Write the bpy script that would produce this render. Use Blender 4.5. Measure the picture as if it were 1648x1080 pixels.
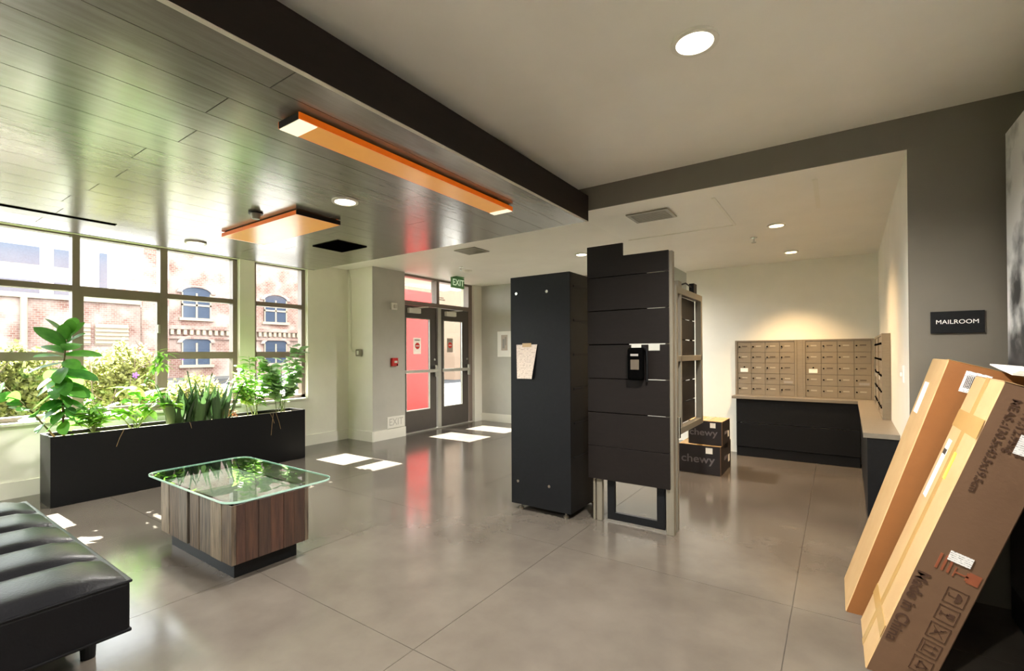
import bpy, bmesh, math, random
from mathutils import Vector, Matrix, Euler
random.seed(7)
S = bpy.context.scene
for o in list(bpy.data.objects):
    bpy.data.objects.remove(o)
COL = S.collection

# ------------------------------------------------------------------ camera
F_PX, CY_PX = 755.79, 563.31
yaw, pitch, roll = [math.radians(a) for a in (34.574, 0.363, -0.298)]
fwd = Vector((-math.sin(yaw) * math.cos(pitch), math.cos(yaw) * math.cos(pitch), math.sin(pitch)))
rt0 = Vector((math.cos(yaw), math.sin(yaw), 0))
up0 = rt0.cross(fwd)
rt = rt0 * math.cos(roll) + up0 * math.sin(roll)
up = up0 * math.cos(roll) - rt0 * math.sin(roll)
cd = bpy.data.cameras.new('camera')
cam = bpy.data.objects.new('camera', cd)
COL.objects.link(cam)
mw = Matrix.Identity(4)
for i in range(3):
    mw[i][0], mw[i][1], mw[i][2] = rt[i], up[i], -fwd[i]
mw.translation = (0, 0, 1.35)
cam.matrix_world = mw
cd.sensor_width = 36.0
cd.lens = F_PX / 1648 * 36.0
cd.shift_y = (CY_PX - 540) / 1648
cd.clip_start = 0.02
cd.clip_end = 300
S.camera = cam

# ------------------------------------------------------------------ world, sun, exposure
W = bpy.data.worlds.new('sky')
S.world = W
W.use_nodes = True
nt = W.node_tree
bg = nt.nodes['Background']
bg.inputs['Color'].default_value = (0.93, 0.97, 1.0, 1)
bg.inputs['Strength'].default_value = 2.35
SUN_SLOPE = 0.78
sd = bpy.data.lights.new('sun', 'SUN')
sd.energy = 42
sd.angle = math.radians(0.5)
sd.color = (1.0, 0.96, 0.88)
sun = bpy.data.objects.new('sun', sd)
COL.objects.link(sun)
sun.location = (-30, 2, 24)
sun.rotation_euler = Vector((1, 0.02, -SUN_SLOPE)).to_track_quat('-Z', 'Y').to_euler()
S.view_settings.view_transform = 'Standard'
S.view_settings.look = 'None'
S.view_settings.exposure = 1.85
S.view_settings.gamma = 1.0
S.view_settings.use_curve_mapping = False
S.cycles.max_bounces = 10
S.cycles.diffuse_bounces = 6
S.cycles.glossy_bounces = 5
S.cycles.transparent_max_bounces = 16
S.cycles.sample_clamp_indirect = 8.0
S.cycles.caustics_reflective = False
S.cycles.caustics_refractive = False
LAMP = 92.0          # watts of one ordinary downlight

# ------------------------------------------------------------------ materials
MATS = {}
def lin(c):
    return tuple(((x / 255) / 12.92 if x / 255 <= 0.04045 else ((x / 255 + 0.055) / 1.055) ** 2.4) for x in c)

def mat(name, color, rough=0.5, metal=0.0, vary=0.0, scale=8.0, bump=0.0, bscale=60.0, stretch=(1, 1, 1),
        spec=0.5, coat=0.0, coat_rough=0.1, emit=None, estr=0.0, color2=None, rvary=0.0, detail=4.0, trans=0.0, srgb=True):
    m = bpy.data.materials.new(name)
    m.use_nodes = True
    N, L = m.node_tree.nodes, m.node_tree.links
    b = N['Principled BSDF']
    c = lin(color) if srgb else color
    b.inputs['Base Color'].default_value = (*c, 1)
    b.inputs['Roughness'].default_value = rough
    b.inputs['Metallic'].default_value = metal
    b.inputs['Specular IOR Level'].default_value = spec
    b.inputs['Coat Weight'].default_value = coat
    b.inputs['Coat Roughness'].default_value = coat_rough
    if emit:
        b.inputs['Emission Color'].default_value = (*lin(emit), 1)
        b.inputs['Emission Strength'].default_value = estr
    if vary or bump or color2 or rvary:
        tc = N.new('ShaderNodeTexCoord')
        mp = N.new('ShaderNodeMapping')
        mp.inputs['Scale'].default_value = stretch
        L.new(tc.outputs['Object'], mp.inputs['Vector'])
        if vary or color2 or rvary:
            nz = N.new('ShaderNodeTexNoise')
            nz.inputs['Scale'].default_value = scale
            nz.inputs['Detail'].default_value = detail
            nz.inputs['Roughness'].default_value = 0.6
            L.new(mp.outputs[0], nz.inputs['Vector'])
            cr = N.new('ShaderNodeValToRGB')
            c2 = lin(color2) if color2 else tuple(min(1, x * (1 + vary)) for x in c)
            c1 = c if color2 else tuple(x * (1 - vary) for x in c)
            cr.color_ramp.elements[0].position = 0.3
            cr.color_ramp.elements[1].position = 0.7
            cr.color_ramp.elements[0].color = (*c1, 1)
            cr.color_ramp.elements[1].color = (*c2, 1)
            L.new(nz.outputs['Fac'], cr.inputs['Fac'])
            L.new(cr.outputs['Color'], b.inputs['Base Color'])
            if rvary:
                mr = N.new('ShaderNodeMapRange')
                mr.inputs['To Min'].default_value = max(0.02, rough - rvary)
                mr.inputs['To Max'].default_value = rough + rvary
                L.new(nz.outputs['Fac'], mr.inputs['Value'])
                L.new(mr.outputs[0], b.inputs['Roughness'])
        if bump:
            n2 = N.new('ShaderNodeTexNoise')
            n2.inputs['Scale'].default_value = bscale
            n2.inputs['Detail'].default_value = 3
            L.new(mp.outputs[0], n2.inputs['Vector'])
            bp = N.new('ShaderNodeBump')
            bp.inputs['Strength'].default_value = bump
            bp.inputs['Distance'].default_value = 0.01
            L.new(n2.outputs['Fac'], bp.inputs['Height'])
            L.new(bp.outputs[0], b.inputs['Normal'])
    MATS[name] = m
    return m

def glass_mat(name, tint=(1, 1, 1), ior=1.5, rough=0.0):
    m = bpy.data.materials.new(name)
    m.use_nodes = True
    N, L = m.node_tree.nodes, m.node_tree.links
    N.remove(N['Principled BSDF'])
    out = N['Material Output']
    t = N.new('ShaderNodeBsdfTransparent')
    t.inputs['Color'].default_value = (*tint, 1)
    g = N.new('ShaderNodeBsdfGlossy')
    g.inputs['Roughness'].default_value = rough
    fr = N.new('ShaderNodeFresnel')
    fr.inputs['IOR'].default_value = ior
    ge = N.new('ShaderNodeNewGeometry')          # the far face of a pane adds no second mirror
    sb = N.new('ShaderNodeMath'); sb.operation = 'SUBTRACT'; sb.inputs[0].default_value = 1.0
    L.new(ge.outputs['Backfacing'], sb.inputs[1])
    mu_ = N.new('ShaderNodeMath'); mu_.operation = 'MULTIPLY'
    L.new(fr.outputs[0], mu_.inputs[0]); L.new(sb.outputs[0], mu_.inputs[1])
    mx = N.new('ShaderNodeMixShader')
    L.new(mu_.outputs[0], mx.inputs[0])
    L.new(t.outputs[0], mx.inputs[1])
    L.new(g.outputs[0], mx.inputs[2])
    L.new(mx.outputs[0], out.inputs['Surface'])
    return m

def leaf_mat(name, c1, c2, trans=0.45, rough=0.45):
    m = bpy.data.materials.new(name)
    m.use_nodes = True
    N, L = m.node_tree.nodes, m.node_tree.links
    b = N['Principled BSDF']
    out = N['Material Output']
    oi = N.new('ShaderNodeObjectInfo')
    nz = N.new('ShaderNodeTexNoise')
    nz.inputs['Scale'].default_value = 3.0
    ad = N.new('ShaderNodeMath'); ad.operation = 'ADD'
    L.new(oi.outputs['Random'], ad.inputs[0])
    L.new(nz.outputs['Fac'], ad.inputs[1])
    ml = N.new('ShaderNodeMath'); ml.operation = 'MULTIPLY'; ml.inputs[1].default_value = 0.6
    L.new(ad.outputs[0], ml.inputs[0])
    cr = N.new('ShaderNodeValToRGB')
    cr.color_ramp.elements[0].position = 0.2
    cr.color_ramp.elements[1].position = 0.8
    cr.color_ramp.elements[0].color = (*lin(c1), 1)
    cr.color_ramp.elements[1].color = (*lin(c2), 1)
    L.new(ml.outputs[0], cr.inputs['Fac'])
    L.new(cr.outputs[0], b.inputs['Base Color'])
    b.inputs['Roughness'].default_value = rough
    tr = N.new('ShaderNodeBsdfTranslucent')
    L.new(cr.outputs[0], tr.inputs['Color'])
    mx = N.new('ShaderNodeMixShader')
    mx.inputs[0].default_value = trans
    L.new(b.outputs[0], mx.inputs[1])
    L.new(tr.outputs[0], mx.inputs[2])
    L.new(mx.outputs[0], out.inputs['Surface'])
    return m

WHITE = mat('white_wall_paint', (230, 228, 216), 0.6, vary=0.03, scale=3, bump=0.04, bscale=250)
CEILW = mat('ceiling_paint', (236, 234, 226), 0.45, vary=0.03, scale=2, bump=0.03, bscale=200)
GREYP = mat('grey_wall_paint', (182, 181, 172), 0.6, vary=0.06, scale=2.5, bump=0.04, bscale=250)
OLIVE = mat('dark_grey_paint', (104, 99, 88), 0.5, vary=0.04, scale=3, bump=0.04, bscale=250)
TRIMW = mat('trim_paint', (230, 228, 216), 0.4, vary=0.02, scale=4)
CONC = mat('polished_concrete', (74, 68, 61), 0.15, color2=(92, 86, 78), scale=1.6, rvary=0.05, bump=0.02, bscale=35, detail=8, spec=0.6)
JOINT = mat('joint_filler', (60, 55, 50), 0.6, vary=0.1)
WOODC = mat('dark_veneer', (104, 99, 90), 0.2, color2=(122, 116, 106), scale=5, stretch=(7, 0.7, 7), rvary=0.05, bump=0.03, bscale=14, spec=0.9, coat=0.5, coat_rough=0.2)
FASCIA = mat('dark_fascia_board', (28, 22, 19), 0.6, spec=0.2, vary=0.15, scale=10, stretch=(5, 1, 5))
TRIML = mat('pale_edge_trim', (196, 190, 176), 0.4, vary=0.03)
BLACK = mat('black_void', (6, 6, 6), 0.9, spec=0.0, vary=0.1)
BLKWOOD = mat('black_laminate', (10, 11, 12), 0.4, vary=0.2, scale=40, bump=0.05, bscale=120, spec=0.22)
NAVY = mat('navy_black_panel', (16, 17, 19), 0.5, spec=0.22, vary=0.2, scale=35, bump=0.06, bscale=140)
BRNBOARD = mat('espresso_board', (21, 16, 14), 0.5, spec=0.22, vary=0.2, scale=14, stretch=(1, 4, 4), bump=0.04, bscale=60)
STEEL = mat('brushed_steel', (138, 132, 118), 0.42, metal=0.5, vary=0.06, scale=20, stretch=(6, 6, 0.5))
BRONZE = mat('taupe_aluminium', (134, 120, 112), 0.4, metal=0.25, vary=0.05, scale=6)
DOORM = mat('dark_door_metal', (84, 78, 74), 0.4, metal=0.2, vary=0.06, scale=6)
ALU = mat('satin_aluminium', (200, 198, 190), 0.3, metal=0.7, vary=0.04)
CHROME = mat('chrome', (220, 220, 218), 0.15, metal=1.0, vary=0.02)
MAILM = mat('mailbox_aluminium', (140, 130, 114), 0.42, metal=0.35, vary=0.05, scale=12, stretch=(1, 1, 6))
MAILD = mat('mailbox_groove', (92, 82, 70), 0.5, metal=0.2, vary=0.1)
TOPM = mat('counter_laminate', (122, 115, 103), 0.32, vary=0.06, scale=20)
LEATHER = mat('black_leather', (9, 9, 12), 0.34, vary=0.12, scale=30, bump=0.10, bscale=90, spec=0.22)
REDP = mat('red_plastic', (196, 38, 36), 0.35, vary=0.04)
REDPRINT = mat('red_print', (226, 62, 52), 0.6, vary=0.04)
PLAST = mat('white_plastic', (226, 224, 214), 0.4, vary=0.02)
PAPER = mat('white_paper', (236, 234, 228), 0.7, vary=0.02)
PAPERG = mat('grey_paper', (182, 170, 158), 0.7, vary=0.04)
INK = mat('black_ink', (30, 26, 24), 0.6, vary=0.05)
LOGOINK = mat('dim_logo_ink', (100, 94, 98), 0.7, vary=0.05)
EXITINK = mat('faded_sign_ink', (184, 182, 172), 0.6, vary=0.03)
TAGP = mat('name_tag_card', (176, 168, 150), 0.7, vary=0.05)
INKB = mat('brown_ink', (70, 44, 26), 0.7, vary=0.08)
INKR = mat('rust_ink', (138, 74, 44), 0.7, vary=0.08)
GREYINK = mat('grey_ink', (150, 146, 140), 0.7, vary=0.05)
CARD = mat('tan_cardboard', (164, 133, 90), 0.75, color2=(172, 143, 101), scale=6, bump=0.05, bscale=70)
CARDB = mat('shaded_brown_cardboard', (100, 73, 50), 0.78, color2=(108, 80, 56), scale=5, bump=0.05, bscale=70)  # darkened to paint in shade on the front carton's face; also worn edges
CARDO = mat('orange_cardboard', (124, 77, 33), 0.7, color2=(132, 84, 38), scale=5, bump=0.04, bscale=70)
TAPE = mat('packing_tape', (168, 136, 82), 0.22, vary=0.05, spec=0.6)
TAPED = mat('box_black_print', (28, 22, 25), 0.6, vary=0.1, scale=14)
YELL = mat('yellow_sticker', (238, 206, 70), 0.5, vary=0.03)
SOIL = mat('potting_soil', (92, 78, 58), 0.9, color2=(150, 140, 110), scale=40, bump=0.4, bscale=60)
DRYL = mat('dry_leaf', (176, 110, 48), 0.7, vary=0.2, scale=10)
STEMG = mat('green_stem', (92, 112, 52), 0.5, vary=0.15, scale=12)
STEMB = mat('brown_stem', (110, 92, 58), 0.6, vary=0.2, scale=20)
BRANCH = mat('branch_bark', (96, 84, 70), 0.8, vary=0.2, scale=15)
LEAF1 = leaf_mat('broad_leaf', (36, 88, 28), (82, 140, 50))
LEAF2 = leaf_mat('snake_leaf', (30, 54, 30), (72, 100, 54), 0.15)
LEAF3 = leaf_mat('fern_leaf', (100, 156, 60), (160, 200, 100), 0.5)
LEAF4 = leaf_mat('round_leaf', (112, 156, 92), (172, 204, 144), 0.5)
LEAF5 = leaf_mat('fine_leaf', (70, 132, 40), (140, 186, 70), 0.5)
HEDGE = leaf_mat('hedge_leaf', (84, 90, 44), (150, 152, 88), 0.5)
PURPLE = mat('purple_petal', (120, 70, 210), 0.6, vary=0.1)
GLASS = glass_mat('window_glass', (0.97, 0.985, 0.98))
TGLASS = glass_mat('tabletop_glass', (0.86, 0.95, 0.91), 1.52, 0.01)
GEDGE = mat('glass_edge', (170, 208, 192), 0.12, vary=0.04, spec=0.8)
EXITG = mat('green_sign', (96, 150, 96), 0.5, vary=0.03)
EXITL = mat('sign_letter', (206, 226, 196), 0.5, vary=0.02, emit=(200, 230, 190), estr=0.15)
LENS = mat('lit_lens', (255, 244, 226), 0.5, vary=0.01, emit=(255, 240, 214), estr=4.0)
LENSW = mat('warm_lit_lens', (255, 236, 200), 0.5, vary=0.01, emit=(255, 224, 170), estr=4.0)
AMBER = mat('amber_acrylic', (226, 168, 88), 0.22, vary=0.03, spec=0.6, emit=(240, 150, 50), estr=0.09)
AMBERS = mat('orange_acrylic_edge', (226, 108, 20), 0.35, vary=0.05, emit=(228, 104, 16), estr=0.09)
FIXW = mat('fixture_white', (246, 240, 226), 0.5, vary=0.02, emit=(255, 236, 206), estr=0.25)
TABW = [mat('grey_barnwood_%d' % i, c, 0.6, color2=c2, scale=5, stretch=(9, 9, 0.8), bump=0.25, bscale=10) for i, (c, c2) in enumerate((
    ((70, 62, 50), (140, 126, 104)), ((50, 45, 38), (108, 98, 84)), ((42, 35, 28), (104, 88, 70))))]
TABR = [mat('red_barnwood_%d' % i, c, 0.55, color2=c2, scale=5, stretch=(9, 9, 0.8), bump=0.25, bscale=10) for i, (c, c2) in enumerate((
    ((42, 27, 20), (74, 48, 34)), ((48, 29, 22), (80, 52, 38)), ((40, 27, 21), (68, 46, 34))))]
REDOUT = mat('red_render_wall', (186, 42, 34), 0.7, vary=0.04, scale=2)
PALEOUT = mat('pale_stucco', (164, 150, 130), 0.8, vary=0.04, scale=2)
MODERN = mat('pale_concrete_panel', (168, 172, 178), 0.7, vary=0.03)
BLUEGL = mat('dusky_blue_glass', (62, 74, 92), 0.15, vary=0.1)
GROUNDC = mat('ground_cover', (46, 60, 24), 0.9, color2=(80, 96, 44), scale=6, bump=0.5, bscale=20)
ASPH = mat('asphalt', (40, 40, 42), 0.9, vary=0.08, scale=6)
PEACH = mat('peach_render', (128, 106, 86), 0.8, vary=0.04, scale=2)
TRPAPER = leaf_mat('backlit_paper', (226, 222, 212), (232, 228, 220), 0.5, 0.7)
PAVE = mat('pavement', (86, 84, 81), 0.85, vary=0.06, scale=2)

def brick_mat():
    m = bpy.data.materials.new('red_brick')
    m.use_nodes = True
    N, L = m.node_tree.nodes, m.node_tree.links
    b = N['Principled BSDF']
    b.inputs['Roughness'].default_value = 0.85
    tc = N.new('ShaderNodeTexCoord')
    sp = N.new('ShaderNodeSeparateXYZ')
    cb = N.new('ShaderNodeCombineXYZ')
    L.new(tc.outputs['Object'], sp.inputs[0])
    L.new(sp.outputs['Y'], cb.inputs['X'])
    L.new(sp.outputs['Z'], cb.inputs['Y'])
    br = N.new('ShaderNodeTexBrick')
    br.inputs['Color1'].default_value = (*lin((118, 80, 70)), 1)
    br.inputs['Color2'].default_value = (*lin((138, 106, 94)), 1)
    br.inputs['Mortar'].default_value = (*lin((160, 146, 136)), 1)
    br.inputs['Scale'].default_value = 2.2
    br.inputs['Mortar Size'].default_value = 0.02
    L.new(cb.outputs[0], br.inputs['Vector'])
    nz = N.new('ShaderNodeTexNoise')
    nz.inputs['Scale'].default_value = 0.9
    nz.inputs['Detail'].default_value = 6
    L.new(tc.outputs['Object'], nz.inputs['Vector'])
    mx = N.new('ShaderNodeMix'); mx.data_type = 'RGBA'
    cr = N.new('ShaderNodeValToRGB')
    cr.color_ramp.elements[0].position = 0.4
    cr.color_ramp.elements[1].position = 0.65
    L.new(nz.outputs['Fac'], cr.inputs['Fac'])
    L.new(cr.outputs[0], mx.inputs[0])
    L.new(br.outputs['Color'], mx.inputs[6])
    mx.inputs[7].default_value = (*lin((170, 154, 144)), 1)
    L.new(mx.outputs[2], b.inputs['Base Color'])
    return m
BRICK = brick_mat()

def mural_mat():
    m = bpy.data.materials.new('monochrome_mural_print')
    m.use_nodes = True
    N, L = m.node_tree.nodes, m.node_tree.links
    b = N['Principled BSDF']
    b.inputs['Roughness'].default_value = 0.45
    tc = N.new('ShaderNodeTexCoord')
    nz = N.new('ShaderNodeTexNoise'); nz.inputs['Scale'].default_value = 2.6; nz.inputs['Detail'].default_value = 7
    L.new(tc.outputs['Object'], nz.inputs['Vector'])
    sp = N.new('ShaderNodeSeparateXYZ'); L.new(tc.outputs['Object'], sp.inputs[0])
    mr = N.new('ShaderNodeMapRange')
    mr.inputs['From Min'].default_value = 1.28; mr.inputs['From Max'].default_value = 1.42
    mr.inputs['To Min'].default_value = 0.0; mr.inputs['To Max'].default_value = 1.0
    L.new(sp.outputs['Z'], mr.inputs['Value'])
    cr = N.new('ShaderNodeValToRGB')
    e = cr.color_ramp.elements
    e[0].position = 0.34; e[0].color = (0.03, 0.03, 0.03, 1)
    e[1].position = 0.47; e[1].color = (0.72, 0.72, 0.70, 1)
    L.new(nz.outputs['Fac'], cr.inputs['Fac'])
    mx = N.new('ShaderNodeMix'); mx.data_type = 'RGBA'
    L.new(mr.outputs[0], mx.inputs[0])
    mx.inputs[6].default_value = (0.028, 0.027, 0.028, 1)
    L.new(cr.outputs[0], mx.inputs[7])
    L.new(mx.outputs[2], b.inputs['Base Color'])
    return m
MURAL = mural_mat()

def print_mat(name, paper, ink, scale, thr=0.62):
    """lines of small illegible print across a sheet (object z runs up the sheet)"""
    m = bpy.data.materials.new(name)
    m.use_nodes = True
    N, L = m.node_tree.nodes, m.node_tree.links
    b = N['Principled BSDF']
    b.inputs['Roughness'].default_value = 0.7
    tc = N.new('ShaderNodeTexCoord')
    wv = N.new('ShaderNodeTexWave'); wv.bands_direction = 'Z'; wv.inputs['Scale'].default_value = scale
    L.new(tc.outputs['Object'], wv.inputs['Vector'])
    nz = N.new('ShaderNodeTexNoise'); nz.inputs['Scale'].default_value = scale * 3
    L.new(tc.outputs['Object'], nz.inputs['Vector'])
    mu = N.new('ShaderNodeMath'); mu.operation = 'MULTIPLY'
    L.new(wv.outputs['Fac'], mu.inputs[0]); L.new(nz.outputs['Fac'], mu.inputs[1])
    cr = N.new('ShaderNodeValToRGB')
    cr.color_ramp.elements[0].position = thr - 0.25; cr.color_ramp.elements[0].color = (*lin(paper), 1)
    cr.color_ramp.elements[1].position = thr; cr.color_ramp.elements[1].color = (*lin(ink), 1)
    L.new(mu.outputs[0], cr.inputs['Fac']); L.new(cr.outputs[0], b.inputs['Base Color'])
    return m
NOTICE = print_mat('printed_notice', (206, 192, 178), (120, 108, 100), 26)
LABELP = print_mat('printed_label', (236, 234, 230), (90, 88, 86), 40)

# ------------------------------------------------------------------ mesh helpers
WO = {}          # world origin of every unrotated object
class MB:
    def __init__(s):
        s.v, s.f, s.mi = [], [], []
    def add(s, vs, fs, mi=0):
        n = len(s.v)
        s.v += [tuple(v) for v in vs]
        s.f += [tuple(i + n for i in f) for f in fs]
        s.mi += [mi] * len(fs)
        return s
    def box(s, x0, x1, y0, y1, z0, z1, bev=0.0, mi=0, seg=2):
        x0, x1 = min(x0, x1), max(x0, x1); y0, y1 = min(y0, y1), max(y0, y1); z0, z1 = min(z0, z1), max(z0, z1)
        if bev <= 0:
            v = [(x0, y0, z0), (x1, y0, z0), (x1, y1, z0), (x0, y1, z0), (x0, y0, z1), (x1, y0, z1), (x1, y1, z1), (x0, y1, z1)]
            f = [(3, 2, 1, 0), (4, 5, 6, 7), (0, 1, 5, 4), (1, 2, 6, 5), (2, 3, 7, 6), (3, 0, 4, 7)]
            return s.add(v, f, mi)
        bm = bmesh.new()
        bmesh.ops.create_cube(bm, size=1)
        for v in bm.verts:
            v.co = ((x0 + x1) / 2 + v.co.x * (x1 - x0), (y0 + y1) / 2 + v.co.y * (y1 - y0), (z0 + z1) / 2 + v.co.z * (z1 - z0))
        bmesh.ops.bevel(bm, geom=list(bm.edges), offset=bev, segments=seg, affect='EDGES', profile=0.5)
        bm.verts.index_update()
        s.add([v.co[:] for v in bm.verts], [[v.index for v in f.verts] for f in bm.faces], mi)
        bm.free()
        return s
    def prism(s, pts, axis, a, b, mi=0):
        """outline pts (2-D, counter-clockwise) extruded along axis from a to b"""
        n = len(pts)
        def P(p, h):
            return {'x': (h, p[0], p[1]), 'y': (p[0], h, p[1]), 'z': (p[0], p[1], h)}[axis]
        v = [P(p, a) for p in pts] + [P(p, b) for p in pts]
        f = [tuple(range(n))[::-1], tuple(range(n, 2 * n))] + [(i, (i + 1) % n, n + (i + 1) % n, n + i) for i in range(n)]
        return s.add(v, f, mi)
    def cyl(s, c0, c1, r0, r1=None, n=16, mi=0, cap=True):
        r1 = r0 if r1 is None else r1
        c0, c1 = Vector(c0), Vector(c1)
        d = (c1 - c0).normalized()
        a = d.orthogonal().normalized(); b = d.cross(a)
        v = []
        for c, r in ((c0, r0), (c1, r1)):
            for i in range(n):
                t = 2 * math.pi * i / n
                v.append(c + (a * math.cos(t) + b * math.sin(t)) * r)
        f = [(i, (i + 1) % n, n + (i + 1) % n, n + i) for i in range(n)]
        if cap:
            f += [tuple(range(n))[::-1], tuple(range(n, 2 * n))]
        return s.add(v, f, mi)
    def tube(s, pts, r, n=6, mi=0, r_end=None):
        pts = [Vector(p) for p in pts]
        m = len(pts)
        v = []
        ref = Vector((0.3, 0.2, 1)).normalized()
        for k, p in enumerate(pts):
            d = (pts[min(k + 1, m - 1)] - pts[max(k - 1, 0)]).normalized()
            a = d.cross(ref)
            if a.length < 1e-4: a = d.orthogonal()
            a.normalize(); b = d.cross(a)
            rr = r if r_end is None else r + (r_end - r) * k / (m - 1)
            for i in range(n):
                t = 2 * math.pi * i / n
                v.append(p + (a * math.cos(t) + b * math.sin(t)) * rr)
        f = []
        for k in range(m - 1):
            for i in range(n):
                f.append((k * n + i, k * n + (i + 1) % n, (k + 1) * n + (i + 1) % n, (k + 1) * n + i))
        f += [tuple(range(n))[::-1], tuple(range((m - 1) * n, m * n))]
        return s.add(v, f, mi)
    def ring(s, c, r0, r1, z0, z1, n=32, mi=0):
        v = []
        for r, z in ((r0, z0), (r1, z0), (r1, z1), (r0, z1)):
            for i in range(n):
                t = 2 * math.pi * i / n
                v.append((c[0] + r * math.cos(t), c[1] + r * math.sin(t), z))
        f = []
        for k in range(4):
            k2 = (k + 1) % 4
            for i in range(n):
                j = (i + 1) % n
                f.append((k * n + i, k2 * n + i, k2 * n + j, k * n + j))
        return s.add(v, f, mi)
    def mesh(s, name, mats, org=(0, 0, 0), smooth=False):
        me = bpy.data.meshes.new(name)
        ox, oy, oz = org
        me.from_pydata([(x - ox, y - oy, z - oz) for x, y, z in s.v], [], s.f)
        for m in (mats if isinstance(mats, (list, tuple)) else [mats]):
            me.materials.append(m)
        if isinstance(mats, (list, tuple)):
            me.polygons.foreach_set('material_index', s.mi)
        bm = bmesh.new(); bm.from_mesh(me)
        bmesh.ops.recalc_face_normals(bm, faces=bm.faces)
        bm.to_mesh(me); bm.free()
        if smooth:
            for p in me.polygons: p.use_smooth = True
        me.update()
        return me

def B(*a, **k):
    return MB().box(*a, **k)

def tag(o, label=None, cat=None, group=None, kind=None):
    if label: o['label'] = label
    if cat: o['category'] = cat
    if group: o['group'] = group
    if kind: o['kind'] = kind
    return o

def link(name, data, parent=None, loc=(0, 0, 0), world=None):
    o = bpy.data.objects.new(name, data)
    COL.objects.link(o)
    if parent: o.parent = parent
    if world is not None:
        p = WO[parent.name] if parent else Vector((0, 0, 0))
        o.location = Vector(world) - p
        WO[o.name] = Vector(world)
    else:
        o.location = loc
        WO[o.name] = Vector(loc) + (WO[parent.name] if parent else Vector((0, 0, 0)))
    return o

def obj(name, mb, m, parent=None, label=None, cat=None, group=None, kind=None, smooth=False, local=False, org=None):
    """one mesh object; coordinates are world ones unless local=True (then they are the parent's)"""
    if local:
        o = link(name, mb.mesh(name, m, (0, 0, 0), smooth), parent, (0, 0, 0))
    else:
        if org is None:
            xs, ys, zs = zip(*mb.v)
            org = ((min(xs) + max(xs)) / 2, (min(ys) + max(ys)) / 2, min(zs))
        o = link(name, mb.mesh(name, m, org, smooth), parent, world=org)
    return tag(o, label, cat, group, kind)

def thing(name, loc, label=None, cat=None, group=None, rot=None, kind=None, parent=None):
    o = link(name, None, parent, world=loc)
    o.empty_display_size = 0.1
    if rot: o.rotation_euler = rot
    return tag(o, label, cat, group, kind)

def copy_tree(root, dloc, label=None, group=None, mirror=None):
    r = root.copy(); COL.objects.link(r)
    r.location = Vector(root.location) + Vector(dloc)
    if label: r['label'] = label
    if group: r['group'] = group
    for ch in list(root.children):
        c = ch.copy(); COL.objects.link(c); c.parent = r
        for g in list(ch.children):
            d = g.copy(); COL.objects.link(d); d.parent = c
    return r

def text_obj(name, body, size, m, parent, origin, xdir, ydir, align='CENTER', extrude=0.0008, local=False, sx=1.0, label=None, bold=0.0):
    cu = bpy.data.curves.new(name, 'FONT')
    cu.body = body; cu.size = size; cu.align_x = align; cu.align_y = 'CENTER'; cu.extrude = extrude
    cu.offset = bold
    t = bpy.data.objects.new(name, cu)
    COL.objects.link(t)
    dg = bpy.context.evaluated_depsgraph_get()
    dg.update()
    me = bpy.data.meshes.new_from_object(t.evaluated_get(dg))
    bpy.data.objects.remove(t)
    x, y = Vector(xdir).normalized(), Vector(ydir).normalized()
    z = x.cross(y)
    M = Matrix((x * sx, y, z)).transposed().to_4x4()
    me.transform(M)
    me.materials.clear(); me.materials.append(m)
    o = link(name, me, parent, loc=origin) if local else link(name, me, parent, world=origin)
    return tag(o, label)

def structure(name, mb, m, parent=None, **k):
    return obj(name, mb, m, parent, kind=None if parent else 'structure', **k)

# ================================================================== THE SETTING
ZC = 2.69            # lobby ceiling
ZS = 2.505           # mailroom soffit
YH = 3.49            # plane of the mailroom opening
XW = -6.42           # inner face of the window wall
XR = 0.86            # right wall
XMU = 0.745          # back of the mural panel that stands off it
YM = 6.95            # mailroom back wall
YE = 7.43            # wall beside the exit doors

def wall_x(y):       # the mailroom's right wall runs very slightly askew
    return 0.345 + (y - YH) * 0.0217

# floor slabs -------------------------------------------------------
fl = structure('floor', B(-6.75, 1.1, -4.7, 7.7, -0.14, -0.006), JOINT)
xs = [-6.75, -5.775, -4.38, -2.985, -1.595, -0.2, 1.1]
ys = [-4.7, -2.66, -1.27, 0.12, 1.51, 2.89, 4.28, 5.67, 7.7]
for i in range(len(xs) - 1):
    for j in range(len(ys) - 1):
        g = 0.0014
        obj('concrete_slab', B(xs[i] + g, xs[i + 1] - g, ys[j] + g, ys[j + 1] - g, -0.02, 0.0), CONC, fl, org=(0, 0, -0.02))

# ceiling -----------------------------------------------------------
structure('ceiling', B(-6.75, 1.1, -4.7, 7.7, ZC, 2.93), CEILW)
# mailroom soffit with its dark painted front
sf = structure('ceiling_mailroom', B(-1.79, 0.86, YH + 0.012, YM + 0.3, ZS, ZC), CEILW)
structure('trim_1', B(-1.79, XR, YH, YH + 0.012, ZS, ZC), OLIVE)
# access panel joints in the soffit
for (x0, x1, y0, y1) in ((-1.75, -0.74, 4.66, 4.685), (-0.76, -0.735, 3.75, 4.66), (-0.12, -0.09, 3.75, 4.5)):
    obj('joint_strip', B(x0, x1, y0, y1, ZS - 0.004, ZS + 0.002), TRIMW, sf)

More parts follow.
